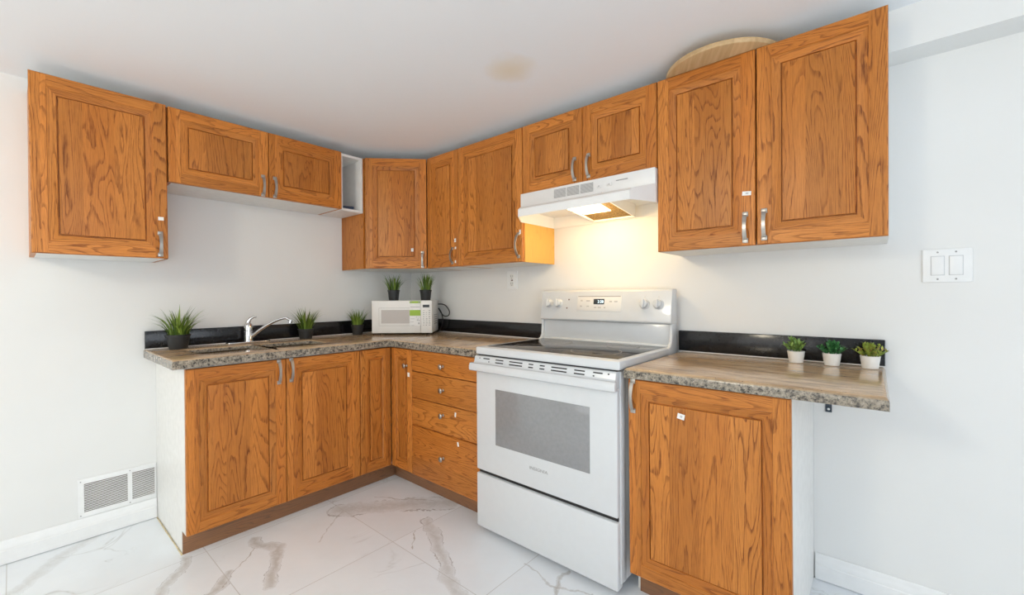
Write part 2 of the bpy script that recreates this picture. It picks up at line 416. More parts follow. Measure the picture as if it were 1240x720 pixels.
# ------------------------------------------------------------------ room shell
struct(MB().box(-0.1, ROOM_X + 0.1, ROOM_Y - 0.1, 0.1, -0.1, 0).build('floor', 'floor'))
struct(MB().box(-0.1, ROOM_X + 0.1, ROOM_Y - 0.1, 0.1, CEIL, CEIL + 0.1).build('ceiling', 'ceiling'))
struct(MB().box(-0.1, 0, ROOM_Y - 0.1, 0.1, 0, CEIL).build('wall_left', 'paint_wall'))
struct(MB().box(0, ROOM_X + 0.1, 0, 0.1, 0, CEIL).build('wall_right', 'paint_wall'))
def holed(name, axis, c0, c1, a0, a1, h0, h1, z0, z1):
    b = MB()
    for (p, q, r, s_) in ((a0, h0, 0, CEIL), (h1, a1, 0, CEIL), (h0, h1, 0, z0), (h0, h1, z1, CEIL)):
        if q - p < 1e-4 or s_ - r < 1e-4: continue
        if axis == 'y': b.box(p, q, c0, c1, r, s_)
        else: b.box(c0, c1, p, q, r, s_)
    struct(b.build(name, 'paint_wall'))
holed('wall_front', 'y', ROOM_Y - 0.1, ROOM_Y, 0, ROOM_X, 0.7, 3.3, 0.65, 2.05)
holed('wall_side', 'x', ROOM_X, ROOM_X + 0.1, ROOM_Y, 0, -3.8, -1.4, 0.30, 2.10)
def window(name, axis, c, a0, a1, z0, z1, n):
    f = MB(); g = MB(); t = 0.05
    def bx(b, p, q, r, s_, th):
        if axis == 'y': b.box(p, q, c - th, c + th, r, s_, 0)
        else: b.box(c - th, c + th, p, q, r, s_, 0)
    bx(f, a0, a1, z0, z0 + t, 0.035); bx(f, a0, a1, z1 - t, z1, 0.035)
    for k in range(n + 1):
        p = a0 + (a1 - a0 - t) * k / n; bx(f, p, p + t, z0 + t, z1 - t, 0.035)
    w = struct(f.build(name, 'white_trim'))
    bx(g, a0 + 0.02, a1 - 0.02, z0 + 0.02, z1 - 0.02, 0.003)
    g.build('pane', 'pane', w)
window('window_1', 'y', ROOM_Y - 0.05, 0.7, 3.3, 0.65, 2.05, 3)
window('window_2', 'x', ROOM_X + 0.05, -3.8, -1.4, 0.30, 2.10, 2)
# low soffit to the right of the cabinets
struct(MB().box(3.0535, ROOM_X, -0.132, 0, 2.083, CEIL).build('trim_1', 'paint_wall'))
def baseboard(name, p0, p1, n):
    # profile (out from the wall, z)
    prof = [(0.001, 0.003), (0.016, 0.003), (0.016, 0.062), (0.0135, 0.066), (0.0135, 0.072), (0.010, 0.086), (0.0075, 0.092), (0.0075, 0.100), (0.004, 0.107), (0.001, 0.107)]
    t = bmesh.new(); p0 = Vector(p0); p1 = Vector(p1); n = Vector(n)
    a = [t.verts.new(p0 + n * q[0] + Vector((0, 0, q[1]))) for q in prof]; b = [t.verts.new(p1 + n * q[0] + Vector((0, 0, q[1]))) for q in prof]
    k = len(prof)
    for i in range(k): t.faces.new((a[i], a[(i + 1) % k], b[(i + 1) % k], b[i]))
    t.faces.new(a); t.faces.new(list(reversed(b)))
    bmesh.ops.recalc_face_normals(t, faces=t.faces[:])
    mb = MB(); mb._add(t, 0); return struct(mb.build(name, 'white_trim'))
baseboard('baseboard_left', (0, ROOM_Y, 0), (0, -1.705, 0), (1, 0, 0))
baseboard('baseboard_right', (2.822, 0, 0), (ROOM_X, 0, 0), (0, -1, 0))
# caulk bead where the white end panel meets the floor
M['caulk'] = plain('old_caulk', (0.56, 0.47, 0.30), 0.7, vary=0.25, scale=40)
struct(MB().tube([(0.02, -1.7065, 0.001), (0.2, -1.7068, 0.001), (0.4, -1.7062, 0.001), (0.545, -1.7066, 0.001)], [0.003, 0.0035, 0.0028, 0.004], 8).build('trim_2', 'caulk'))

# ------------------------------------------------------------------ cabinet pieces
DT = 0.020                                                      # door thickness
def door_mesh(w, h, stile=0.050, bev=0.036):
    """raised panel door, x 0..w, z 0..h, face at y = -DT, back at y = 0"""
    t = bmesh.new(); e = 0.004; y0 = -DT
    def rect(i, y): return [t.verts.new((i, y, i)), t.verts.new((w - i, y, i)), t.verts.new((w - i, y, h - i)), t.verts.new((i, y, h - i))]
    def ring(a, b, mh, mv):
        for k in range(4):
            f = t.faces.new((a[k], a[(k + 1) % 4], b[(k + 1) % 4], b[k])); f.material_index = mh if k in (0, 2) else mv
    back = rect(0.0, 0.0); t.faces.new(back)
    o1 = rect(0.0, y0 + e); ring(back, o1, 1, 0)
    o2 = rect(e * 0.35, y0 + e * 0.3); ring(o1, o2, 1, 0)
    # flat of the frame: stiles run full height, rails between them
    s = stile
    def quad(x0, x1, z0, z1, mi):
        f = t.faces.new([t.verts.new((x0, y0, z0)), t.verts.new((x1, y0, z0)), t.verts.new((x1, y0, z1)), t.verts.new((x0, y0, z1))]); f.material_index = mi
    quad(e, s, e, h - e, 0); quad(w - s, w - e, e, h - e, 0); quad(s, w - s, e, s, 1); quad(s, w - s, h - s, h - e, 1)
    ring(o2, rect(e, y0), 1, 0)
    # wide moulding sloping down from the frame, mitred at the corners
    prof = [(0, 0), (0.0012, 0.0024), (0.0045, 0.0026), (0.010, 0.0030), (bev - 0.009, 0.0078), (bev - 0.0048, 0.0090), (bev - 0.0036, 0.0150), (bev, 0.0150)]
    prev = rect(s, y0)
    for d, q in prof[1:]:
        cur = rect(s + d, y0 + q); ring(prev, cur, 1, 0); prev = cur
    # flat field raised out of the groove (an island of its own)
    p0 = s + bev
    prev = rect(p0, y0 + 0.0150)
    for d, q in [(0.0004, 0.0060), (0.0016, 0.0046), (0.004, 0.0042)]:
        cur = rect(p0 + d, y0 + q); ring(prev, cur, 0, 0); prev = cur
    t.faces.new(prev)
    bmesh.ops.recalc_face_normals(t, faces=t.faces[:])
    for f in t.faces:                                           # open islands: make sure fronts face out
        pass
    return t
def add_door(parent, x, z, w, h, y, name='door', stile=0.050, bev=0.036):
    b = MB(); t = door_mesh(w, h, stile, bev)
    b._add(t, None)
    return b.build(name, ['oak_v', 'oak_h'], parent, (x, y, z), sharp=24)
def add_handle(door, x, z, L=0.106, out=0.024, vertical=True):
    """arched nickel pull, centre at (x, z) on the door face"""
    t = bmesh.new(); n = 14; path = []
    for i in range(n + 1):
        u = i / n; zz = (u - 0.5) * L * 0.90
        path.append((-(0.006 + (out - 0.006) * math.sin(math.pi * (0.06 + 0.88 * u)) ** 0.75), zz))
    path = [(-0.001, -L * 0.455)] + path + [(-0.001, L * 0.455)]
    prev = None; k = len(path)
    for i, (yy, zz) in enumerate(path):
        a = path[max(i - 1, 0)]; b = path[min(i + 1, k - 1)]
        d = Vector((0, b[0] - a[0], b[1] - a[1])).normalized(); nn = Vector((0, -d.z, d.y))
        u = i / (k - 1); wd = 0.0060 + 0.0022 * abs(u - 0.5) * 2
        th = 0.0022
        c = Vector((0, yy, zz))
        cur = [t.verts.new(c + nn * th + Vector((wd, 0, 0))), t.verts.new(c + nn * th - Vector((wd, 0, 0))), t.verts.new(c - nn * th - Vector((wd, 0, 0))), t.verts.new(c - nn * th + Vector((wd, 0, 0)))]
        if prev:
            for q in range(4): t.faces.new((prev[q], prev[(q + 1) % 4], cur[(q + 1) % 4], cur[q]))
        else: t.faces.new(cur)
        prev = cur
    t.faces.new(list(reversed(prev)))
    bmesh.ops.recalc_face_normals(t, faces=t.faces[:])
    b = MB(); b._add(t, 0)
    for s in (-1, 1): b.box(-0.0105, 0.0105, -0.005, 0.0, s * L * 0.5 - 0.0095, s * L * 0.5 + 0.0095, 0, 0.0018)
    return b.build('handle', 'nickel', door, (x, -DT, z))
def add_knob(front, x, z):
    b = MB().lathe([(0.0085, 0.0), (0.0085, 0.003), (0.0055, 0.006), (0.005, 0.013), (0.011, 0.018), (0.0155, 0.023), (0.0155, 0.026), (0.012, 0.029), (0.005, 0.0305)], rotx(R(90)), 24)
    return b.build('knob', 'nickel', front, (x, -DT, z))
def add_sticker(front, x, z, w=0.024, h=0.015, mark=True, rot=0.0):
    b = MB().box(-w / 2, w / 2, -0.0006, 0, -h / 2, h / 2, 0)
    if mark: b.box(-w * 0.12, w * 0.2, -0.0009, -0.0006, -h * 0.2, h * 0.22, 1)
    o = b.build('sticker', ['paper', 'pale_print'], front, (x, -DT, z), (0, rot, 0)); o['label'] = 'small white paper sticker'
    return o
def carcass(parent, w, d, h, side='oak_side', t=0.016, top=True, name='body', foot=0.0, toe=0.0, left_full=False):
    """open fronted box, x 0..w, y -d..-0.001, z 0..h; foot extends the sides to the floor behind the toe space"""
    b = MB(); yb = -0.001
    for x0, x1 in ((0.0005, t), (w - t, w - 0.0005)):
        if foot:
            poly = [(-d, foot), (-d, h), (yb, h), (yb, 0), (-toe, 0), (-toe, foot)]
            b.prism(poly, x0, x1, 1, 0, Matrix(((0, 0, 1, 0), (1, 0, 0, 0), (0, 1, 0, 0), (0, 0, 0, 1))))
        else: b.box(x0, x1, -d, yb, 0, h, 1)
    z0 = foot
    b.box(t, w - t, -d, yb, z0, z0 + t, 0); b.box(t, w - t, yb - 0.006, yb, z0 + t, h - (t if top else 0), 0)
    if top: b.box(t, w - t, -d, yb, h - t, h, 0)
    else: b.box(t, w - t, -d, -d + 0.018, h - 0.012, h, 0); b.box(t, w - t, -0.1, yb - 0.008, h - 0.02, h, 0)
    return b.build(name, ['melamine', side], parent)

U, ZT, ZB, ZB2, ZB3 = 0.3174, 2.167, 1.399, 1.788, 1.7815
UD = U - DT
A90 = R(90)
# ---- upper cabinets on the left wall
def upper(name, label, loc, rz, w, h, side, doors, group=None):
    t = thing(name, label, 'cabinet', loc, rz, group)
    carcass(t, w, UD - 0.0015, h, side)
    res = []
    for (x0, x1) in doors:
        res.append(add_door(t, x0 + 0.0015, 0.0, x1 - x0 - 0.003, h, -UD))
    return t, res
GU = 'oak wall cabinets'
t, d = upper('wall_cabinet', 'oak wall cabinet with one large door hanging at the far left end of the row', (0.0005, -2.161, ZB), A90, 0.460, ZT - ZB, 'oak_side', [(0, 0.460)], GU)
d[0].rotation_euler = (0, R(-0.35), 0)
add_handle(d[0], 0.426, 0.070); add_sticker(d[0], 0.430, 0.196, 0.022, 0.017, False)
w2 = 1.7008 - 0.784
t, d = upper('wall_cabinet', 'short wide oak wall cabinet with two doors high above the sink', (0.0005, -1.7003, ZB2), A90, w2, ZT - ZB2, 'oak_side', [(0, 0.468), (0.468, w2)], GU)
add_handle(d[0], 0.434, 0.062); add_handle(d[1], 0.030, 0.064)
# white open cubby
t = thing('open_cubby', 'narrow open white cubby between the over-sink cabinet and the corner cabinet', 'cabinet', (0.0005, -0.7835, ZB2 - 0.004), A90)
b = MB(); cw, ch, cd = 0.1625, ZT - ZB2 + 0.002, U - 0.02
b.box(0, 0.016, -cd, 0, 0, ch, 0, 0.0008); b.box(cw - 0.016, cw, -cd, 0, 0, ch, 0, 0.0008)
b.box(0.016, cw - 0.016, -cd, 0, 0, 0.016, 0); b.box(0.016, cw - 0.016, -cd, 0, ch - 0.016, ch, 0)
b.build('body', 'melamine', t)
MB().box(0.016, cw - 0.016, -0.008, 0, 0.016, ch - 0.016, 0).build('back_panel', 'melamine', t)
# small dark packet in the cubby
b = MB(); b.box(-0.045, 0.045, -0.03, 0.03, 0, 0.018, 0, 0.004); b.box(-0.030, 0.048, -0.026, 0.026, 0.018, 0.034, 0, 0.004)
o = b.build('packet', 'navy', None, (0.20, -0.692, ZB2 + 0.0125), (0, 0, R(70))); tag(o, 'small dark blue packet lying inside the open white cubby', 'packet')
# ---- diagonal corner cabinet
t = thing('wall_cabinet', 'diagonal oak wall cabinet set across the corner above the microwave', 'cabinet', (0, 0, ZB), 0, GU)
b = MB(); h = ZT - ZB; k = 0.62; q = UD - 0.004
pent = [(0.001, -0.001), (0.001, -k + 0.016), (q, -k + 0.016), (k - 0.016, -q), (k - 0.016, -0.001)]
b.prism(pent, 0, 0.016, 0); b.prism(pent, h - 0.016, h, 0)
b.box(0.001, q + 0.004, -k + 0.0005, -k + 0.016, 0, h, 1); b.box(k - 0.016, k - 0.0005, -q - 0.004, -0.001, 0, h, 1)
b.box(0.001, 0.007, -k + 0.016, -0.001, 0.016, h - 0.016, 0); b.box(0.007, k - 0.016, -0.007, -0.001, 0.016, h - 0.016, 0)
b.build('body', ['melamine', 'oak_side'], t)
dg = (k - U) * math.sqrt(2)
b = MB(); b._add(door_mesh(dg - 0.006, h), None)
dr = b.build('door', ['oak_v', 'oak_h'], t, (U + 0.0021 - DT * 0.7071, -k + 0.0021 + DT * 0.7071, 0), (0, 0, R(45)), sharp=24)
add_handle(dr, dg - 0.036, 0.062, 0.10); add_sticker(dr, 0.322, 0.130, 0.016, 0.022, True)
# ---- right wall uppers
t, d = upper('wall_cabinet', 'narrow oak wall cabinet with a slim door right of the corner cabinet', (0.6205, -0.0005, ZB), 0, 0.320, ZT - ZB, 'oak_side', [(0, 0.320)], GU)
add_handle(d[0], 0.264, 0.072, 0.095); add_sticker(d[0], 0.290, 0.172, 0.016, 0.024); add_sticker(d[0], 0.293, 0.122, 0.013, 0.015); add_sticker(d[0], 0.292, 0.032, 0.012, 0.018, False)
t, d = upper('wall_cabinet', 'oak wall cabinet with one door, its side lit yellow by the range hood', (0.941, -0.0005, ZB), 0, 0.5425, ZT - ZB, 'oak_hoodlit', [(0, 0.5425)], GU)
add_handle(d[0], 0.511, 0.096, 0.13, 0.034); add_sticker(d[0], 0.522, 0.172, 0.011, 0.024, False)
w3 = 2.267 - 1.484
t, d = upper('wall_cabinet', 'short oak wall cabinet with two doors directly above the white range hood', (1.484, -0.0005, ZB3), 0, w3, ZT - ZB3, 'oak_side', [(0, 0.394), (0.394, w3)], GU)
add_handle(d[0], 0.347, 0.076); add_handle(d[1], 0.402 - 0.394 + 0.027, 0.078)
w4 = 3.053 - 2.2675
t, d = upper('wall_cabinet', 'tall oak wall cabinet with two doors at the right end above the small counter', (2.2675, -0.0005, ZB), 0, w4, ZT - ZB, 'melamine', [(0, 0.3935), (0.3945, w4)], GU)
add_handle(d[0], 0.355, 0.072, 0.105); add_handle(d[1], 0.0265, 0.077, 0.105); add_sticker(d[0], 0.360, 0.207, 0.032, 0.016, True, R(5))

# ---- round pale board on top of the right cabinet
b = MB().lathe([(0.0, 0), (0.222, 0), (0.228, 0.003), (0.230, 0.010), (0.229, 0.020), (0.224, 0.023), (0.0, 0.023)], None, 72, cap=False)
bmesh.ops.remove_doubles(b.bm, verts=b.bm.verts[:], dist=1e-5)
o = b.build('round_board', 'birch', None, (2.510, -0.200, ZT + 0.001), (0, 0, R(25)))
tag(o, 'round pale wooden board lying on top of the tall right wall cabinet', 'board')

# ------------------------------------------------------------------ base cabinets
D, T, ZK, ZC0 = 0.614, 0.544, 0.1065, 0.8825
DB = D - DT
def base(name, label, loc, rz, w, side, toe=T, depth=DB, zc=ZC0, group='oak base cabinets'):
    t = thing(name, label, 'cabinet', loc, rz, group)
    carcass(t, w, depth - 0.0015, zc, side, top=False, foot=ZK, toe=toe - 0.016)
    return t
hd = ZC0 - ZK - 0.008
wA = 1.703 - 0.833
t = base('base_cabinet', 'oak sink cabinet with two doors and a white end panel on the left', (0.0005, -1.703, 0), A90, wA, 'melamine')
d1 = add_door(t, 0.001, ZK, 0.437, hd, -DB); d2 = add_door(t, 0.4405, ZK, wA - 0.442, hd, -DB)
add_handle(d1, 0.402, 0.703, 0.112); add_handle(d2, 0.025, 0.705, 0.112)
# corner cabinet
t = thing('base_cabinet', 'oak corner base cabinet with two narrow doors meeting at the inside corner', 'cabinet', (0, 0, 0), 0, 'oak base cabinets')
b = MB(); e0 = 0.8325; q = DB - 0.0015
b.prism([(0.001, -0.001), (0.001, -e0 + 0.002), (q, -e0 + 0.002), (q, -q), (e0 - 0.002, -q), (e0 - 0.002, -0.001)], ZK, ZK + 0.016, 0)
b.box(0.001, q, -e0 + 0.0005, -e0 + 0.016, ZK + 0.016, ZC0, 0); b.box(e0 - 0.016, e0 - 0.0005, -q, -0.001, ZK + 0.016, ZC0, 0)
b.box(0.001, 0.007, -e0 + 0.016, -0.001, ZK + 0.016, ZC0, 0); b.box(0.007, e0 - 0.016, -0.007, -0.001, ZK + 0.016, ZC0, 0)
b.box(0.05, 0.09, -0.78, -0.74, 0, ZK, 0); b.box(0.74, 0.78, -0.09, -0.05, 0, ZK, 0); b.box(0.05, 0.09, -0.09, -0.05, 0, ZK, 0)
b.build('body', 'melamine', t)
wn_ = e0 - D - 0.003
b = MB(); b._add(door_mesh(wn_, hd, 0.044, 0.026), None)
d1 = b.build('door', ['oak_v', 'oak_h'], t, (DB, -e0 + 0.002, ZK), (0, 0, A90), sharp=24)
d2 = add_door(t, D + 0.001, ZK, wn_, hd, -DB, stile=0.044, bev=0.026)
add_knob(d2, 0.168, 0.665); add_sticker(d2, 0.188, 0.610, 0.022, 0.026, False)
# drawer cabinet
wD = 1.441 - 0.833
t = base('drawer_cabinet', 'oak drawer cabinet with four drawers just left of the stove', (0.8330, -0.0005, 0), 0, wD, 'oak_side')
zs_ = [(ZK, 0.4115), (0.4150, 0.5795), (0.5830, 0.7415), (0.7450, ZC0 - 0.008)]
for i, (z0, z1) in enumerate(zs_):
    b = MB().box(0.0015, wD - 0.0015, -DT, 0, 0, z1 - z0, 0, 0.005, 3)
    f = b.build('drawer', 'oak_h', t, (0, -DB, z0))
    add_knob(f, 0.297, [0.168, 0.106, 0.082, 0.056][i])
    if i == 1: add_sticker(f, 0.401, 0.128, 0.012, 0.026, False, R(8))
    if i == 0: add_sticker(f, 0.421, 0.276, 0.012, 0.024, False, R(-12))
# toe kick boards
o = MB().box(-1.7025, -T, -T, -T + 0.014, 0, ZK - 0.002, 0, 0.0015).build('toe_kick', 'toe', None, None, (0, 0, A90)); tag(o, 'dark worn oak toe kick under the sink cabinet doors', 'toe kick')
o = MB().box(T + 0.0005, 1.440, -T, -T + 0.014, 0, ZK - 0.002, 0, 0.0015).build('toe_kick', 'toe'); tag(o, 'brown oak toe kick under the four drawers', 'toe kick')
# right base cabinet
RD = 0.635
wR = 2.8166 - 2.2705
t = thing('base_cabinet', 'oak base cabinet with one large door and white side panel right of the stove', 'cabinet', (2.2705, -0.0005, 0), 0, 'oak base cabinets')
ZR0 = 0.880
carcass(t, wR, RD - DT - 0.0015, ZR0, 'melamine', top=False, foot=ZK, toe=0.560 - 0.016)
d1 = add_door(t, 0.0, ZK, wR - 0.002, ZR0 - ZK - 0.006, -(RD - DT), stile=0.050, bev=0.034)
d1.rotation_euler = (0, R(-0.25), 0); d1.location.x = 0.005
add_handle(d1, 0.021, 0.704, 0.115); add_sticker(d1, 0.205, 0.654, 0.026, 0.020, True, R(10))
MB().box(0.016, wR - 0.016, -0.560, -0.546, 0, ZK - 0.002, 0, 0.0015).build('toe_kick', 'toe', t)

# ------------------------------------------------------------------ countertops
C, ZC = 0.635, 0.925
def slab(xs, ys, keep, z0, z1, cut=None, rc=0.05, re=0.010):
    """flat slab from a grid of cells, sharp edges rounded; cut = list of (x0,x1,y0,y1) openings whose corners are rounded"""
    t = bmesh.new(); V = {}
    def v(i, j, z):
        if (i, j, z) not in V: V[(i, j, z)] = t.verts.new((xs[i], ys[j], z))
        return V[(i, j, z)]
    n, mm = len(xs) - 1, len(ys) - 1
    K = lambda i, j: 0 <= i < n and 0 <= j < mm and keep(i, j)
    for i in range(n):
        for j in range(mm):
            if not K(i, j): continue
            t.faces.new((v(i, j, z1), v(i + 1, j, z1), v(i + 1, j + 1, z1), v(i, j + 1, z1)))
            t.faces.new((v(i, j + 1, z0), v(i + 1, j + 1, z0), v(i + 1, j, z0), v(i, j, z0)))
            for (di, dj, a, b_) in ((-1, 0, (i, j + 1), (i, j)), (1, 0, (i + 1, j), (i + 1, j + 1)), (0, -1, (i, j), (i + 1, j)), (0, 1, (i + 1, j + 1), (i, j + 1))):
                if not K(i + di, j + dj):
                    t.faces.new((v(*a, z0), v(*b_, z0), v(*b_, z1), v(*a, z1)))
    bmesh.ops.recalc_face_normals(t, faces=t.faces[:])
    def inside(p): return any(a - 1e-4 <= p.x <= b_ + 1e-4 and c - 1e-4 <= p.y <= d_ + 1e-4 for a, b_, c, d_ in (cut or []))
    if cut:
        es = [e for e in t.edges if abs(e.verts[0].co.z - e.verts[1].co.z) > 0.01 and inside(e.verts[0].co) and e.calc_face_angle(0) > 1]
        bmesh.ops.bevel(t, geom=es, offset=rc, segments=6, affect='EDGES', profile=0.5)
    es = [e for e in t.edges if e.calc_face_angle(0) > 1.0 and abs(e.verts[0].co.z - e.verts[1].co.z) < 0.001 and e.verts[0].co.z > (z0 + z1) / 2]
    bmesh.ops.bevel(t, geom=es, offset=re, segments=4, affect='EDGES', profile=0.5)
    b = MB(); b._add(t, 0); return b
cuts = [(0.200, 0.470, -1.615, -1.300), (0.220, 0.470, -1.265, -0.960)]
xs = [0.0015, 0.200, 0.220, 0.470, C, 1.4445]; ys = [-1.754, -1.615, -1.300, -1.265, -0.960, -C, -0.0015]
def keepL(i, j):
    if i == 4: return j == 5
    if j == 1: return i not in (1, 2)
    if j == 3: return i != 2
    return True
ZT0 = ZC - 0.022
b = slab(xs, ys, keepL, ZT0, ZC, cuts, 0.045, 0.009)
b.box(C - 0.025, C, -1.754, -C + 0.025, ZC0, ZT0, 0); b.box(C, 1.4445, -C, -C + 0.025, ZC0, ZT0, 0); b.box(0.0015, C - 0.025, -1.754, -1.729, ZC0, ZT0, 0)
o = b.build('countertop', 'granite_y', None, sharp=40)
tag(o, 'long L-shaped speckled brown granite countertop with the sink cut into it', 'countertop')
ZCR = 0.919
o = slab([2.262, 3.0478], [-0.651, -0.0015], lambda i, j: True, ZR0, ZCR, None, 0, 0.015).build('countertop', 'granite_x', None, sharp=40)
tag(o, 'short speckled brown granite countertop right of the stove, overhanging its cabinet', 'countertop')
def splash(x0, x1, y0, y1, z0, z1, label):
    o = MB().box(x0, x1, y0, y1, z0, z1, 0, 0.0025).build('backsplash', 'black_granite'); tag(o, label, 'backsplash')
    if y1 - y0 > 0.1: MB().box(x1, x1 + 0.005, y0, y1 - 0.020, z0, z0 + 0.0045, 0, 0.0015).build('caulk_line', 'paper', o)
    else: MB().box(x0, x1, y0 - 0.005, y0, z0, z0 + 0.0045, 0, 0.0015).build('caulk_line', 'paper', o)
ZS = 1.0245
splash(0.001, 0.020, -1.750, -0.0012, ZC + 0.0005, ZS, 'polished black granite backsplash strip along the wall behind the sink')
splash(0.021, 1.4450, -0.020, -0.0012, ZC + 0.0005, ZS, 'polished black granite backsplash strip between the microwave corner and the stove')
splash(2.2560 + 0.001, 3.046, -0.020, -0.0012, ZCR + 0.0005, ZS, 'short polished black granite backsplash behind the three white pots')
# ---- sink
t = thing('sink', 'double bowl stainless steel sink sunk into the left countertop', 'sink', (0.36, -1.28, ZT0 - 0.0005))
for (x0, x1, y0, y1) in cuts:
    tb = bmesh.new(); bmesh.ops.create_cube(tb, size=1)
    for v in tb.verts: v.co = ((x0 + x1) / 2 + v.co.x * (x1 - x0 + 0.012) - 0.36, (y0 + y1) / 2 + v.co.y * (y1 - y0 + 0.012) + 1.28, -0.0895 + v.co.z * 0.178)
    bmesh.ops.delete(tb, geom=[f for f in tb.faces if f.normal.z > 0.5], context='FACES')
    es = [e for e in tb.edges if not e.is_boundary]
    bmesh.ops.bevel(tb, geom=es, offset=0.045, segments=6, affect='EDGES', profile=0.5)
    b = MB(); b._add(tb, 0); o = b.build('bowl', 'steel', t)
    sm = o.modifiers.new('s', 'SOLIDIFY'); sm.thickness = 0.0015; sm.offset = -1
    MB().lathe([(0.0, 0.002), (0.036, 0.002), (0.04, 0.0), (0.042, -0.004)], Matrix.Translation(((x0 + x1) / 2 - 0.36, (y0 + y1) / 2 + 1.28, -0.1765)), 28, cap=False).build('drain', 'chrome', t)
# ---- faucet
FX, FY = 0.085, -1.272
t = thing('faucet', 'single lever chrome faucet at the back of the sink', 'faucet', (FX, FY, ZC + 0.0005))
b = MB(); pl = []
for i in range(32):
    a = 2 * math.pi * i / 32; pl.append((0.027 * math.cos(a), (0.095 if math.sin(a) > 0 else -0.095) + 0.027 * math.sin(a)))
b.prism(pl, 0, 0.009, 0, 0.003); b.build('base_plate', 'chrome', t)
MB().lathe([(0.028, 0.009), (0.028, 0.014), (0.0255, 0.018), (0.0255, 0.070), (0.0235, 0.072), (0.0235, 0.076), (0.0255, 0.078), (0.0250, 0.096), (0.0225, 0.108), (0.018, 0.118), (0.010, 0.124), (0.002, 0.125)], None, 28).build('valve_body', 'chrome', t)
dx, dy = math.cos(R(40)), math.sin(R(40))
pts = []; rad = []
for i in range(19):
    u = i / 18; r_ = 0.015 + 0.235 * u
    zz = 0.034 + 0.118 * (1 - (1 - min(1, u / 0.93)) ** 1.55)
    if u > 0.90: zz -= 0.010 * ((u - 0.90) / 0.10) ** 2
    pts.append((r_ * dx, r_ * dy, zz)); rad.append(0.0105 - 0.0030 * u)
e_ = Vector(pts[-1]); pts += [tuple(e_ + Vector((dx, dy, -0.6)) * 0.010), tuple(e_ + Vector((dx * 0.4, dy * 0.4, -1)) * 0.022)]; rad += [0.0100, 0.0105]
MB().tube(pts, rad, 14).build('spout', 'chrome', t)
MB().tube([(-0.004, -0.003, 0.116), (0.000, 0.000, 0.132), (0.006, 0.009, 0.148), (0.016, 0.024, 0.158), (0.026, 0.036, 0.159)], [0.015, 0.012, 0.009, 0.007, 0.005], 12).build('lever', 'chrome', t)

# ------------------------------------------------------------------ grass plants
def grass_plant(loc, label, seed, r1=0.050, r0=0.038, h=0.072, spread=1.0, tall=1.0, n=66):
    rng = random.Random(seed)
    t = thing('grass_plant', label, 'plant', loc, rng.uniform(0, 6), 'potted artificial grasses')
    MB().lathe([(0.0, 0), (r0, 0), (r0 + 0.001, 0.003), (r1 - 0.001, h - 0.012), (r1 + 0.0015, h - 0.011), (r1 + 0.002, h), (r1 - 0.003, h), (r1 - 0.005, h - 0.012), (r0 - 0.004, 0.006), (0, 0.006)], None, 28, cap=False).build('pot', 'pot_black', t)
    b0 = MB(); b0.lathe([(0.0, h - 0.014), (r1 - 0.006, h - 0.014), (r1 - 0.0055, h - 0.010), (0, h - 0.008)], None, 20, cap=False); b0.build('soil', 'soil', t)
    b = MB()
    for i in range(n):
        a = rng.uniform(0, 2 * math.pi); q = math.sqrt(rng.random()); rr = q * (r1 - 0.010)
        L = tall * rng.uniform(0.10, 0.175) * (1.0 if q < 0.7 else 0.95); lean = spread * (0.12 + 0.85 * q * rng.uniform(0.5, 1.3)); a2 = a + rng.uniform(-0.5, 0.5)
        wd = rng.uniform(0.0034, 0.0056); p = Vector((rr * math.cos(a), rr * math.sin(a), h - 0.013)); prev = None
        side = Vector((-math.sin(a2), math.cos(a2), 0)); seg = 5
        for k in range(seg + 1):
            u = k / seg; w_ = wd * (1 - u ** 1.8) + 0.0002
            fold = Vector((math.cos(a2), math.sin(a2), 0)) * w_ * 0.5
            cur = [b.bm.verts.new(p - side * w_ + fold), b.bm.verts.new(p), b.bm.verts.new(p + side * w_ + fold)]
            if prev:
                for j in range(2): b.bm.faces.new((prev[j], prev[j + 1], cur[j + 1], cur[j]))
            prev = cur
            ang = lean * (0.25 + 1.15 * u)
            p = p + Vector((math.cos(a2) * math.sin(ang), math.sin(a2) * math.sin(ang), math.cos(ang))) * (L / seg)
    b.build('grass', 'grass', t, sharp=80)
    return t
zc = ZC + 0.0005
grass_plant((0.100, -1.622, zc), 'grass plant in a black pot at the left end of the sink counter', 3, 0.054, 0.041, 0.078, 1.35, 1.12, 72)
grass_plant((0.105, -0.935, zc), 'grass plant in a black pot right of the faucet spout', 5, 0.047, 0.038, 0.066, 1.15, 1.02)
grass_plant((0.100, -0.555, zc), 'grass plant in a black pot standing just left of the microwave', 8, 0.043, 0.035, 0.072, 0.85, 0.85)
# ------------------------------------------------------------------ microwave
MWL = Vector((0.236, -0.522, 0)); ang = R(40.4)
mw_z = ZC + 0.0005
t = thing('microwave', 'small white countertop microwave standing across the corner of the counter', 'microwave', (MWL.x, MWL.y, mw_z), ang)
mw, mh, md, fz = 0.438, 0.236, 0.268, 0.012
b = MB().box(0.002, mw - 0.002, 0.018, md, fz, fz + mh, 0, 0.006, 3)
for k in range(5): b.box(mw - 0.0025, mw - 0.0012, 0.09, 0.22, fz + 0.06 + k * 0.016, fz + 0.066 + k * 0.016, 1)
b.box(mw - 0.004, mw + 0.0005, 0.05, md - 0.02, fz + 0.03, fz + 0.035, 0)
b.build('body', ['almond', 'grey_print'], t)
S_ = 0.438 / 657.0                                            # face measured on the photo
fx = lambda p: (p - 93) * S_; fzz = lambda q: fz + (570 - q) * 0.236 / 345.0
b = MB().box(0, fx(622), 0, 0.0175, fz, fz + mh, 0, 0.005, 3)
dr = b.build('door', 'almond', t)
b = MB()
x0, x1, z0, z1 = fx(172), fx(520), fzz(492), fzz(302)
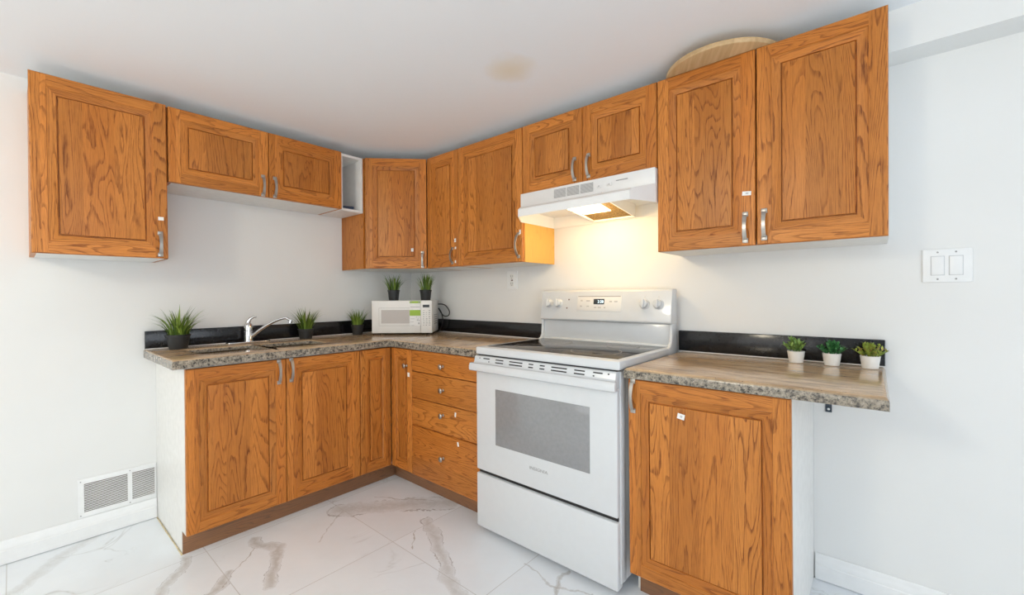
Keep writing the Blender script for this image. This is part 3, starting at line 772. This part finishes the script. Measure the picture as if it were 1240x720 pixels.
for q in ((x0, x1, z1 - 0.0016, z1), (x0, x1, z0, z0 + 0.0016), (x0, x0 + 0.0016, z0, z1), (x1 - 0.0016, x1, z0, z1)): b.box(q[0], q[1], -0.0006, 0.001, q[2], q[3], 0)
b.build('window_frame', 'mw_line', dr)
MB().box(fx(198), fx(506), -0.0008, 0.001, fzz(466), fzz(324), 0).build('window', 'mw_window', dr)
b = MB().box(fx(508), fx(626), -0.0012, 0, fzz(490), fzz(232), 0)
b.box(fx(508), fx(626), -0.0016, -0.0011, fzz(254), fzz(232), 1); b.box(fx(508), fx(626), -0.0016, -0.0011, fzz(386), fzz(326), 1)
for (a0, a1, q0, q1) in ((514, 530, 248, 238), (602, 622, 248, 238), (516, 618, 296, 291), (580, 590, 404, 398), (602, 611, 404, 398), (592, 606, 424, 418), (586, 594, 438, 428), (598, 618, 440, 434), (600, 614, 476, 458), (516, 560, 420, 417), (516, 552, 452, 449), (526, 556, 492, 488)):
    b.box(fx(a0), fx(a1), -0.0019, -0.0015, fzz(q0), fzz(q1), 2)
o = b.build('label_sheet', ['paper', 'green_print', 'grey_print'], dr); o['label'] = 'white and green product sticker with small dark print'
b = MB().box(fx(624), mw, 0, 0.0175, fz, fz + mh, 0, 0.005, 3)
cp = b.build('control_panel', 'almond', t)
MB().box(fx(650), fx(722), -0.0008, 0.001, fzz(298), fzz(270), 0).build('display', 'display', cp)
rng = random.Random(2)
for r_ in range(8):
    q = 328 + r_ * 22
    for c_ in range(3):
        if rng.random() < 0.12: continue
        p = 652 + c_ * 31; wq = rng.uniform(10, 20); hq = rng.uniform(4, 9)
        MB().box(fx(p), fx(p + wq), -0.0007, 0.001, fzz(q + hq), fzz(q), 0).build('key', 'grey_print', cp)
for (px_, py_) in ((0.04, 0.05), (mw - 0.04, 0.05), (0.04, md - 0.04), (mw - 0.04, md - 0.04)): MB().lathe([(0.012, 0), (0.014, fz + 0.001)], Matrix.Translation((px_, py_, 0)), 14).build('foot', 'black', t)
def bez(pts, n=10):
    out = []
    P = [Vector(p) for p in pts]; P = [P[0] * 2 - P[1]] + P + [P[-1] * 2 - P[-2]]
    for i in range(1, len(P) - 2):
        for k in range(n):
            u = k / n
            out.append(0.5 * ((2 * P[i]) + (-P[i - 1] + P[i + 1]) * u + (2 * P[i - 1] - 5 * P[i] + 4 * P[i + 1] - P[i + 2]) * u * u + (-P[i - 1] + 3 * P[i] - 3 * P[i + 1] + P[i + 2]) * u ** 3))
    out.append(P[-2]); return out
cp_ = bez([(mw - 0.06, md + 0.001, 0.205), (mw + 0.004, md + 0.002, 0.216), (mw + 0.060, md - 0.045, 0.208), (mw + 0.098, md - 0.085, 0.165), (mw + 0.092, md - 0.085, 0.130), (mw + 0.055, md - 0.065, 0.126), (mw + 0.020, md - 0.035, 0.160), (mw + 0.006, md - 0.020, 0.185), (mw + 0.030, md - 0.040, 0.150), (mw + 0.044, md - 0.055, 0.095), (mw + 0.034, md - 0.050, 0.045), (mw + 0.008, md - 0.034, 0.008), (mw - 0.03, md - 0.020, 0.0045)], 8)
MB().tube(cp_, 0.0042, 8).build('power_cord', 'black', t)
mt = Matrix.Rotation(ang, 4, 'Z')
def on_mw(lx, ly):
    v = mt @ Vector((lx, ly, 0)); return (MWL.x + v.x, MWL.y + v.y, mw_z + fz + mh + 0.0005)
grass_plant(on_mw(0.132, 0.105), 'grass plant in a black pot on the left half of the microwave top', 13, 0.043, 0.034, 0.078, 0.95, 0.88)
grass_plant(on_mw(0.372, 0.105), 'grass plant in a black pot on the right half of the microwave top', 21, 0.043, 0.034, 0.078, 0.80, 0.88)

# ------------------------------------------------------------------ small pots on the right counter
def small_plant(loc, label, seed, kind):
    rng = random.Random(seed)
    t = thing('small_plant', label, 'plant', loc, rng.uniform(0, 6), 'small plants in white pots')
    r0, r1, h = 0.025, 0.0315, 0.048
    MB().lathe([(0.0, 0), (r0 - 0.001, 0), (r0, 0.001), (r1, h - 0.001), (r1 - 0.0005, h), (r1 - 0.0025, h), (r1 - 0.004, h - 0.008), (r0 - 0.002, 0.004), (0, 0.004)], None, 28, cap=False).build('pot', 'pot_white', t)
    MB().lathe([(0.0, h - 0.009), (r1 - 0.004, h - 0.009), (r1 - 0.0037, h - 0.007), (0, h - 0.006)], None, 20, cap=False).build('soil', 'soil', t)
    b = MB()
    def leaf_(p, d, L, w):
        d = d.normalized(); s_ = d.cross(Vector((0, 0, 1)))
        if s_.length < 0.1: s_ = Vector((1, 0, 0))
        s_.normalize(); nrm = s_.cross(d)
        mid = [p + d * L * u + nrm * (0.10 * L * math.sin(u * math.pi)) for u in (0, 0.35, 0.7, 1.0)]
        wd = [0.15 * w, w, 0.75 * w, 0.02 * w]
        prev = None
        for q, ww in zip(mid, wd):
            cur = [b.bm.verts.new(q - s_ * ww + nrm * ww * 0.25), b.bm.verts.new(q), b.bm.verts.new(q + s_ * ww + nrm * ww * 0.25)]
            if prev:
                for j in range(2): b.bm.faces.new((prev[j], prev[j + 1], cur[j + 1], cur[j]))
            prev = cur
    stems = {'rosette': 15, 'round': 22, 'fine': 20}[kind]
    for i in range(stems):
        a = 2 * math.pi * i / stems * 2.4 + rng.uniform(-0.3, 0.3); lean = rng.uniform(0.2, 0.92) if i else 0.05
        if math.sin(a + t.rotation_euler.z) > 0.2: lean *= 0.5
        L = rng.uniform(0.038, 0.054); d = Vector((math.cos(a) * math.sin(lean), math.sin(a) * math.sin(lean), math.cos(lean)))
        base_ = Vector((0.014 * math.cos(a) * lean, 0.014 * math.sin(a) * lean, h - 0.009)); end = base_ + d * L
        b.tube([base_, base_ + d * L * 0.5, end], [0.0011, 0.0009, 0.0007], 5)
        nl = {'rosette': 11, 'round': 15, 'fine': 14}[kind]
        for k in range(nl):
            u = 0.25 + 0.75 * k / (nl - 1); p = base_ + d * L * u; b2 = rng.uniform(0, 6.28)
            e = (d * (0.5 + 0.5 * u) + Vector((math.cos(b2), math.sin(b2), 0.25)) * 0.9)
            if kind == 'rosette': leaf_(p, e, rng.uniform(0.019, 0.027), 0.0044)
            elif kind == 'round': leaf_(p, e, rng.uniform(0.010, 0.015), 0.0048)
            else: leaf_(p, e, rng.uniform(0.013, 0.019), 0.0036)
    b.build('foliage', {'rosette': 'leaf_lime', 'round': 'leaf_deep', 'fine': 'leaf_gold'}[kind], t, sharp=80)
zr = ZCR + 0.0005
small_plant((2.764, -0.084, zr), 'pale green plant in a small white pot, nearest the stove of the three', 1, 'rosette')
small_plant((2.884, -0.082, zr), 'deep green small-leaved plant in the middle white pot', 2, 'round')
small_plant((3.002, -0.084, zr), 'yellow-green plant with orange tips in the white pot at the counter end', 3, 'fine')

# ------------------------------------------------------------------ stove
SX0, SX1 = 1.4505, 2.2475; SW = SX1 - SX0; SC = (SX0 + SX1) / 2
t = thing('stove', 'white freestanding electric stove with black glass cooktop between the base cabinets', 'stove', (SC, 0, 0))
X0, X1 = -SW / 2, SW / 2
b = MB(); b.box(X0 + 0.004, X1 - 0.003, -0.622, -0.035, 0.045, 0.900, 0, 0.003)
b.box(X1 - 0.018, X1 - 0.001, -0.645, -0.600, 0.05, 0.898, 0, 0.003); b.box(X0 + 0.001, X0 + 0.018, -0.645, -0.600, 0.05, 0.898, 0, 0.003)
b.build('body', 'enamel', t)
FY0 = -0.668
# storage drawer
MB().box(X0 + 0.004, X1 - 0.006, FY0, -0.624, 0.028, 0.300, 0, 0.005, 3).build('storage_drawer', 'enamel', t)
MB().box(X0 + 0.010, X1 - 0.012, -0.652, -0.624, 0.301, 0.318, 0).build('door_shadow_gap', 'gap', t)  # dark strip put in as the shade between drawer and oven door
# oven door
b = MB(); z0, z1 = 0.319, 0.835
b.box(X0 + 0.004, X1 - 0.006, FY0, -0.624, z0, z1, 0, 0.006, 3)
dr = b.build('oven_door', 'enamel', t)
wx0, wx1, wz0, wz1 = 1.588 - SC, 2.118 - SC, 0.467, 0.743
MB().box(wx0, wx1, FY0 - 0.0012, FY0 + 0.002, wz0, wz1, 0, 0.0006).build('window', 'oven_glass', dr)
lettering('INSIGNIA', 0.0205, 'brand_lettering', 'grey_print', dr, Matrix.Translation((1.851 - SC, FY0 - 0.0004, 0.4115)) @ rotx(R(90)) @ Matrix.Diagonal((1.22, 1, 1, 1)))
# vented top of the door with the handle below it
b = MB()
prof = [(-0.626, 0.836), (-0.670, 0.836), (-0.690, 0.828), (-0.704, 0.829), (-0.708, 0.836), (-0.706, 0.848), (-0.693, 0.862), (-0.682, 0.872), (-0.676, 0.897), (-0.670, 0.901), (-0.626, 0.901)]
P3 = Matrix(((0, 0, 1, 0), (1, 0, 0, 0), (0, 1, 0, 0), (0, 0, 0, 1)))
b.prism(prof, X0 + 0.004, X1 - 0.006, 0, 0.0012, P3)
hb = [(-0.683, 0.829), (-0.700, 0.826), (-0.711, 0.832), (-0.712, 0.852), (-0.706, 0.866), (-0.690, 0.868)]
b.prism(hb, X0 - 0.006, X1 + 0.004, 0, 0.003, P3, 3)
hn = b.build('handle', 'enamel', dr)
def slot(xa, xb, zz):
    # lies on the slanted face between (-0.682,0.872) and (-0.676,0.897)
    yy = -0.682 + (zz - 0.872) / 0.025 * 0.006
    MB().box(xa - SC, xb - SC, yy - 0.0008, yy + 0.004, zz - 0.0030, zz + 0.0030, 0, 0.001, 1).build('vent_slot', 'gap', dr)
top = [(1.488, 1.494), (1.516, 1.560), (1.599, 1.651), (1.688, 1.769), (1.805, 1.833), (1.869, 1.897), (1.932, 2.014), (2.050, 2.102), (2.140, 2.184), (2.206, 2.214)]
bot = [(1.553, 1.560), (1.599, 1.651), (1.688, 1.769), (1.805, 1.833), (1.869, 1.897), (1.932, 2.014), (2.050, 2.102), (2.140, 2.148)]
for a_, b_ in top: slot(a_, b_, 0.8905)
for a_, b_ in bot: slot(a_, b_, 0.8770)
# cooktop
b = MB(); b.box(X0 - 0.003, X1 + 0.0025, -0.664, -0.088, 0.9065, 0.9435, 0, 0.007, 4)
ct = b.build('cooktop_frame', 'enamel', t)
MB().box(X0 + 0.030, X1 - 0.030, -0.612, -0.100, 0.9425, 0.9445, 0, 0.0006).build('cooktop_glass', 'cooktop', ct)
MB().box(X0 + 0.01, X1 - 0.012, -0.655, -0.63, 0.899, 0.9075, 0).build('cooktop_shadow_gap', 'gap', t)  # dark strip drawn as the shade under the cooktop lip
def ring(cx, cy, r_, w_=0.0042):
    b = MB(); n = 64; z = 0.9453
    for rr, ww in ((r_, w_), (r_ - 0.011, 0.0012)):
        for i in range(n):
            a0, a1 = 2 * math.pi * i / n, 2 * math.pi * (i + 1) / n
            b.poly([(cx + rr * math.cos(a0), cy + rr * math.sin(a0), z), (cx + rr * math.cos(a1), cy + rr * math.sin(a1), z), (cx + (rr - ww) * math.cos(a1), cy + (rr - ww) * math.sin(a1), z), (cx + (rr - ww) * math.cos(a0), cy + (rr - ww) * math.sin(a0), z)][::-1], 0)
    bmesh.ops.recalc_face_normals(b.bm, faces=b.bm.faces[:])
    b.build('burner_ring', 'cook_ring', ct)
ring(-0.200, -0.235, 0.095); ring(-0.200, -0.470, 0.080); ring(0.180, -0.455, 0.118); ring(0.200, -0.215, 0.080)
# backguard
b = MB(); b.box(X0 + 0.004, X1 - 0.004, -0.080, -0.030, 0.900, 1.066, 0, 0.004); b.box(X0 + 0.014, X1 - 0.014, -0.096, -0.070, 0.940, 0.953, 0, 0.005)
bg_prof = [(-0.025, 1.060), (-0.108, 1.060), (-0.112, 1.068), (-0.088, 1.226), (-0.080, 1.234), (-0.025, 1.234)]
b.prism(bg_prof, X0 + 0.002, X1 + 0.004, 0, 0.004, P3, 3)
side = [(-0.025, 0.900), (-0.14, 0.905), (-0.14, 0.942), (-0.112, 0.950), (-0.098, 0.970), (-0.092, 1.062), (-0.025, 1.062)]
b.prism(side, X1 - 0.012, X1 + 0.0035, 0, 0.003, P3); b.prism(side, X0 - 0.0025, X0 + 0.012, 0, 0.003, P3)
bg = b.build('backguard', 'enamel', t)
sl = math.atan2(0.024, 0.158)                                 # lean of the control face
def face(x, z, out=0.0):                                      # point on the control face, local to the stove
    y = -0.112 + (z - 1.068) / 0.158 * 0.024
    return Vector((x, y, z)) + Vector((0, -math.cos(sl), math.sin(sl))) * out
def faceM(x, z, out=0.0): return Matrix.Translation(face(x, z, out)) @ rotx(R(90) - sl)
for kx in (1.512 - SC, 1.580 - SC, 2.112 - SC, 2.185 - SC):
    b = MB(); b.lathe([(0.027, 0.0), (0.027, 0.004), (0.022, 0.008), (0.0205, 0.022), (0.018, 0.025), (0.0, 0.0255)], None, 28, cap=False)
    b.box(-0.0055, 0.0055, -0.0225, 0.0225, 0.020, 0.034, 0, 0.003)
    b.xf(faceM(kx, 1.158)); kb = b.build('knob', 'enamel', bg)
    b = MB()
    b.box(-0.002, 0.002, 0.033, 0.041, -0.0005, 0.0006, 0)
    b.xf(faceM(kx, 1.158)); b.build('dial_mark', 'pale_print', bg)
for (lx, lz) in ((1.650 - SC, 1.180), (1.640 - SC, 1.131)):
    MB().lathe([(0.0045, 0), (0.004, 0.0015), (0.001, 0.002)], faceM(lx, lz), 12).build('indicator_lamp', 'rust_print', bg)
pan = MB().box(-0.136, 0.136, -0.042, 0.042, -0.0006, 0.0014, 0, 0.0006)
pan.xf(faceM(1.845 - SC, 1.158)); pn = pan.build('control_panel', 'almond', t)
MB().box(-0.132, 0.132, 0.0385, 0.0425, 0.0010, 0.0022, 0).xf(faceM(1.845 - SC, 1.158)).build('panel_line', 'grey_print', pn)
MB().box(-0.030, 0.036, -0.004, 0.026, 0.0010, 0.0022, 0).xf(faceM(1.845 - SC, 1.158)).build('clock_display', 'display', pn)
lettering('2:28', 0.021, 'clock_digits', 'digits', pn, faceM(1.858 - SC, 1.168, 0.0024), 0.0002)
for (lx, lz, w_) in ((-0.108, 0.016, 0.007), (-0.065, 0.015, 0.012), (-0.110, -0.016, 0.007), (-0.066, -0.016, 0.008), (0.075, 0.012, 0.008), (0.105, 0.012, 0.010), (-0.018, -0.022, 0.008), (0.008, -0.022, 0.010), (0.040, -0.022, 0.006)):
    MB().box(lx - w_, lx + w_, lz - 0.004, lz + 0.004, 0.0010, 0.0019, 0).xf(faceM(1.845 - SC, 1.158)).build('touch_button', 'pale_print', pn)
for (lx, ly) in ((X0 + 0.06, -0.60), (X1 - 0.06, -0.60), (X0 + 0.06, -0.10), (X1 - 0.06, -0.10)):
    MB().lathe([(0.020, 0.0), (0.020, 0.012), (0.012, 0.014), (0.012, 0.047)], Matrix.Translation((lx, ly, 0)), 16).build('leveling_foot', 'black', t)

# ------------------------------------------------------------------ range hood
t = thing('range_hood', 'white under-cabinet range hood with its lamp on above the stove', 'range hood', (1.875, 0, 1.622))
hz = 1.622
def hp(x, y, z): return (x - 1.875, y, z - hz)
hx0, hx1 = 1.4860, 2.2645
b = MB()
b.box(hx0 - 1.875, hx1 - 1.875, -0.337, -0.320, 1.703 - hz, 1.7795 - hz, 0, 0.002)   # front fascia
b.box(hx0 - 1.875, hx1 - 1.875, -0.322, -0.002, 1.772 - hz, 1.7790 - hz, 0)           # top
b.box(hx0 - 1.875, hx1 - 1.875, -0.008, -0.002, 0.0, 1.772 - hz, 0)                   # back
def sheet(pts, th=0.003):
    tb = bmesh.new(); vs = [tb.verts.new(hp(*p)) for p in pts]; f = tb.faces.new(vs); tb.normal_update()
    r_ = bmesh.ops.solidify(tb, geom=[f], thickness=th); bmesh.ops.recalc_face_normals(tb, faces=tb.faces[:]); b._add(tb, 0)
fx0, fx1, fy, my = 1.578, 2.205, -0.468, -0.334
lt, lb = 1.670, 1.622                                          # lip top, lip bottom
sheet([(hx0, my, 1.704), (hx1, my, 1.704), (fx1, fy + 0.012, lt), (fx0, fy + 0.012, lt)])   # sloping brow
sheet([(fx0, fy + 0.012, lt), (fx1, fy + 0.012, lt), (fx1, fy, lt - 0.010), (fx0, fy, lt - 0.010)])
sheet([(fx0, fy, lt - 0.010), (fx1, fy, lt - 0.010), (fx1, fy, lb), (fx0, fy, lb)])         # lip
sheet([(fx1, fy, lb), (fx1, fy, lt - 0.010), (fx1, fy + 0.012, lt), (hx1, my, 1.704), (hx1, my, lb)])
sheet([(fx0, fy, lb), (hx0, my, lb), (hx0, my, 1.704), (fx0, fy + 0.012, lt), (fx0, fy, lt - 0.010)])
sheet([(hx1 - 0.001, my, lb), (hx1 - 0.001, my, 1.772), (hx1 - 0.001, -0.004, 1.772), (hx1 - 0.001, -0.004, lb)])
sheet([(hx0 + 0.001, my, lb), (hx0 + 0.001, -0.004, lb), (hx0 + 0.001, -0.004, 1.772), (hx0 + 0.001, my, 1.772)])
b.box(hx0 - 1.873, hx1 - 1.877, -0.330, -0.008, 1.690 - hz, 1.694 - hz, 0)                   # pan above the filter
hood = b.build('canopy', 'hood_white', t)
b = MB()
for (a0, a1) in ((1.716, 1.790), (1.797, 1.871), (1.878, 1.952)):
    for k in range(9): b.box(a0 - 1.875, a1 - 1.875, -0.3385, -0.336, 1.7215 - hz + k * 0.0052, 1.7240 - hz + k * 0.0052, 0)
b.build('vent_grille', 'grey_print', t)
for sx in (1.985, 2.040):
    b = MB().box(sx - 1.875 - 0.012, sx - 1.875 + 0.012, -0.341, -0.336, 1.733 - hz, 1.747 - hz, 0, 0.001); b.box(sx - 1.875 - 0.004, sx - 1.875 + 0.004, -0.3435, -0.340, 1.737 - hz, 1.743 - hz, 1, 0.001)
    b.build('rocker_switch', ['hood_white', 'pale_print'], t)
b = MB().box(2.075 - 1.875, 2.135 - 1.875, -0.3385, -0.336, 1.7495 - hz, 1.7535 - hz, 0); b.build('maker_plate', 'grey_print', t)
# lamp lens and slanted filter
MB().box(1.812 - 1.875, 1.968 - 1.875, -0.360, -0.180, 1.644 - hz, 1.664 - hz, 0, 0.004).build('lamp_lens', 'lens', t)
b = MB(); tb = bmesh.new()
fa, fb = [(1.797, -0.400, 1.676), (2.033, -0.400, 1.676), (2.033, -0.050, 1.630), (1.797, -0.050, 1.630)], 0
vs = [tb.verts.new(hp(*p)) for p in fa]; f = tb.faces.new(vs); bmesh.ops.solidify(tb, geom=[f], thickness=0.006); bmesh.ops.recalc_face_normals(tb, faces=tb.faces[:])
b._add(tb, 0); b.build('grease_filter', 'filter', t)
b = MB()
for xx in (1.790, 2.034):
    b.prism([(-0.420, 0.044), (-0.045, 0.000), (-0.045, 0.068), (-0.420, 0.068)], xx - 1.875, xx - 1.875 + 0.006, 0, 0, P3)
b.box(1.790 - 1.875, 2.040 - 1.875, -0.056, -0.044, 0.001, 0.010, 0, 0.001)
b.build('filter_bracket', 'hood_white', t)

# ------------------------------------------------------------------ small wall things
# return air vent
t = thing('vent_register', 'white metal air return vent with fine louvres low on the left wall', 'vent', (0.0005, -1.858, 0.109), A90)
vx0, vx1, vh = -0.152, 0.151, 0.193
b = MB()
b.box(vx0, vx1, -0.006, 0, 0, 0.026, 0, 0.0015); b.box(vx0, vx1, -0.006, 0, vh - 0.026, vh, 0, 0.0015)
b.box(vx0, vx0 + 0.022, -0.006, 0, 0.026, vh - 0.026, 0); b.box(0.034, 0.052, -0.006, 0, 0.026, vh - 0.026, 0)
b.box(vx1 - 0.006, vx1, -0.006, 0, 0.026, vh - 0.026, 0); b.build('frame', 'white_trim', t)
b = MB().box(vx0 + 0.01, vx1 - 0.003, -0.0012, -0.0002, 0.02, vh - 0.02, 0); b.build('backing', 'vent_dark', t)
for (a0, a1) in ((vx0 + 0.022, 0.034), (0.052, vx1 - 0.006)):
    b = MB(); n = 17
    for k in range(n):
        zz = 0.028 + (vh - 0.056) * (k + 0.5) / n
        b.box(a0, a1, -0.0052, -0.0022, zz - 0.0016, zz + 0.0016, 0)
    b.build('louvre_bank', 'white_trim', t)
for sx in (vx0 + 0.010, 0.043):
    for sz in (0.012, vh - 0.012): MB().lathe([(0.003, 0), (0.0028, 0.001), (0.001, 0.0014)], Matrix.Translation((sx, -0.006, sz)) @ rotx(R(90)), 10).build('screw', 'grey_print', t)
# double rocker switch
t = thing('light_switch', 'white double rocker light switch on the wall right of the cabinets', 'switch', (3.216, -0.0005, 1.306))
MB().box(-0.065, 0.065, -0.006, 0, -0.061, 0.061, 0, 0.0025, 3).build('plate', 'white_trim', t)
for sx in (-0.0245, 0.023):
    b = MB().box(sx - 0.0185, sx + 0.0185, -0.0066, -0.005, -0.0355, 0.0355, 0, 0.0004); b.build('rocker_shadow_line', 'switch_line', t)
    b = MB().box(sx - 0.0165, sx + 0.0165, -0.0090, -0.005, -0.0335, 0.0335, 0, 0.0015); b.xf(rotx(R(1.5))); b.build('rocker', 'white_trim', t)
    for sz in (-0.049, 0.049): MB().lathe([(0.0032, 0), (0.003, 0.0008), (0.001, 0.0012)], Matrix.Translation((sx, -0.006, sz)) @ rotx(R(90)), 10).build('screw', 'grey_print', t)
# outlet
t = thing('wall_outlet', 'white wall outlet under the cabinets left of the stove', 'outlet', (1.137, -0.0005, 1.309))
MB().box(-0.046, 0.046, -0.006, 0, -0.062, 0.062, 0, 0.0025, 3).build('plate', 'white_trim', t)
for sz in (-0.024, 0.024):
    b = MB().box(-0.018, 0.018, -0.0085, -0.005, sz - 0.018, sz + 0.018, 0, 0.003)
    b.box(-0.010, -0.006, -0.0092, -0.008, sz - 0.002, sz + 0.009, 1); b.box(0.006, 0.010, -0.0092, -0.008, sz - 0.002, sz + 0.009, 1); b.box(-0.003, 0.003, -0.0092, -0.008, sz - 0.013, sz - 0.007, 1)
    b.build('socket', ['almond', 'grey_print'], t)
b = MB().box(-0.008, 0.008, -0.008, -0.005, -0.004, 0.004, 0, 0.001); b.build('reset_button', 'rust_print', t)
# counter bracket
t = thing('shelf_bracket', 'dark slate metal bracket on the wall under the overhanging counter end', 'bracket', (2.868, -0.0005, ZR0 - 0.0005))
b = MB().prism([(0, 0), (-0.200, 0), (-0.200, -0.004), (-0.012, -0.004), (-0.005, -0.012), (-0.005, -0.168), (0, -0.168)], -0.011, 0.011, 0, 0.001, P3)
b.build('angle_plate', 'slate', t)
MB().lathe([(0.0050, 0), (0.0045, 0.0015), (0.001, 0.002)], Matrix.Translation((0, -0.0055, -0.155)) @ rotx(R(90)), 10).build('screw', 'paper', t)
# ceiling lamp behind the camera
t = thing('ceiling_lamp', 'round white lamp fixture on the middle of the ceiling', 'lamp', (1.9, -3.67, CEIL))
MB().lathe([(0.0, -0.001), (0.19, -0.001), (0.19, -0.03), (0.185, -0.035), (0.175, -0.035), (0.17, -0.03), (0.0, -0.03)], None, 40, cap=False).build('rim', 'white_trim', t)
MB().lathe([(0.06, -0.045), (0.04, -0.05), (0.04, -0.07)], None, 32, cap=False).build('neck', 'white_trim', t)
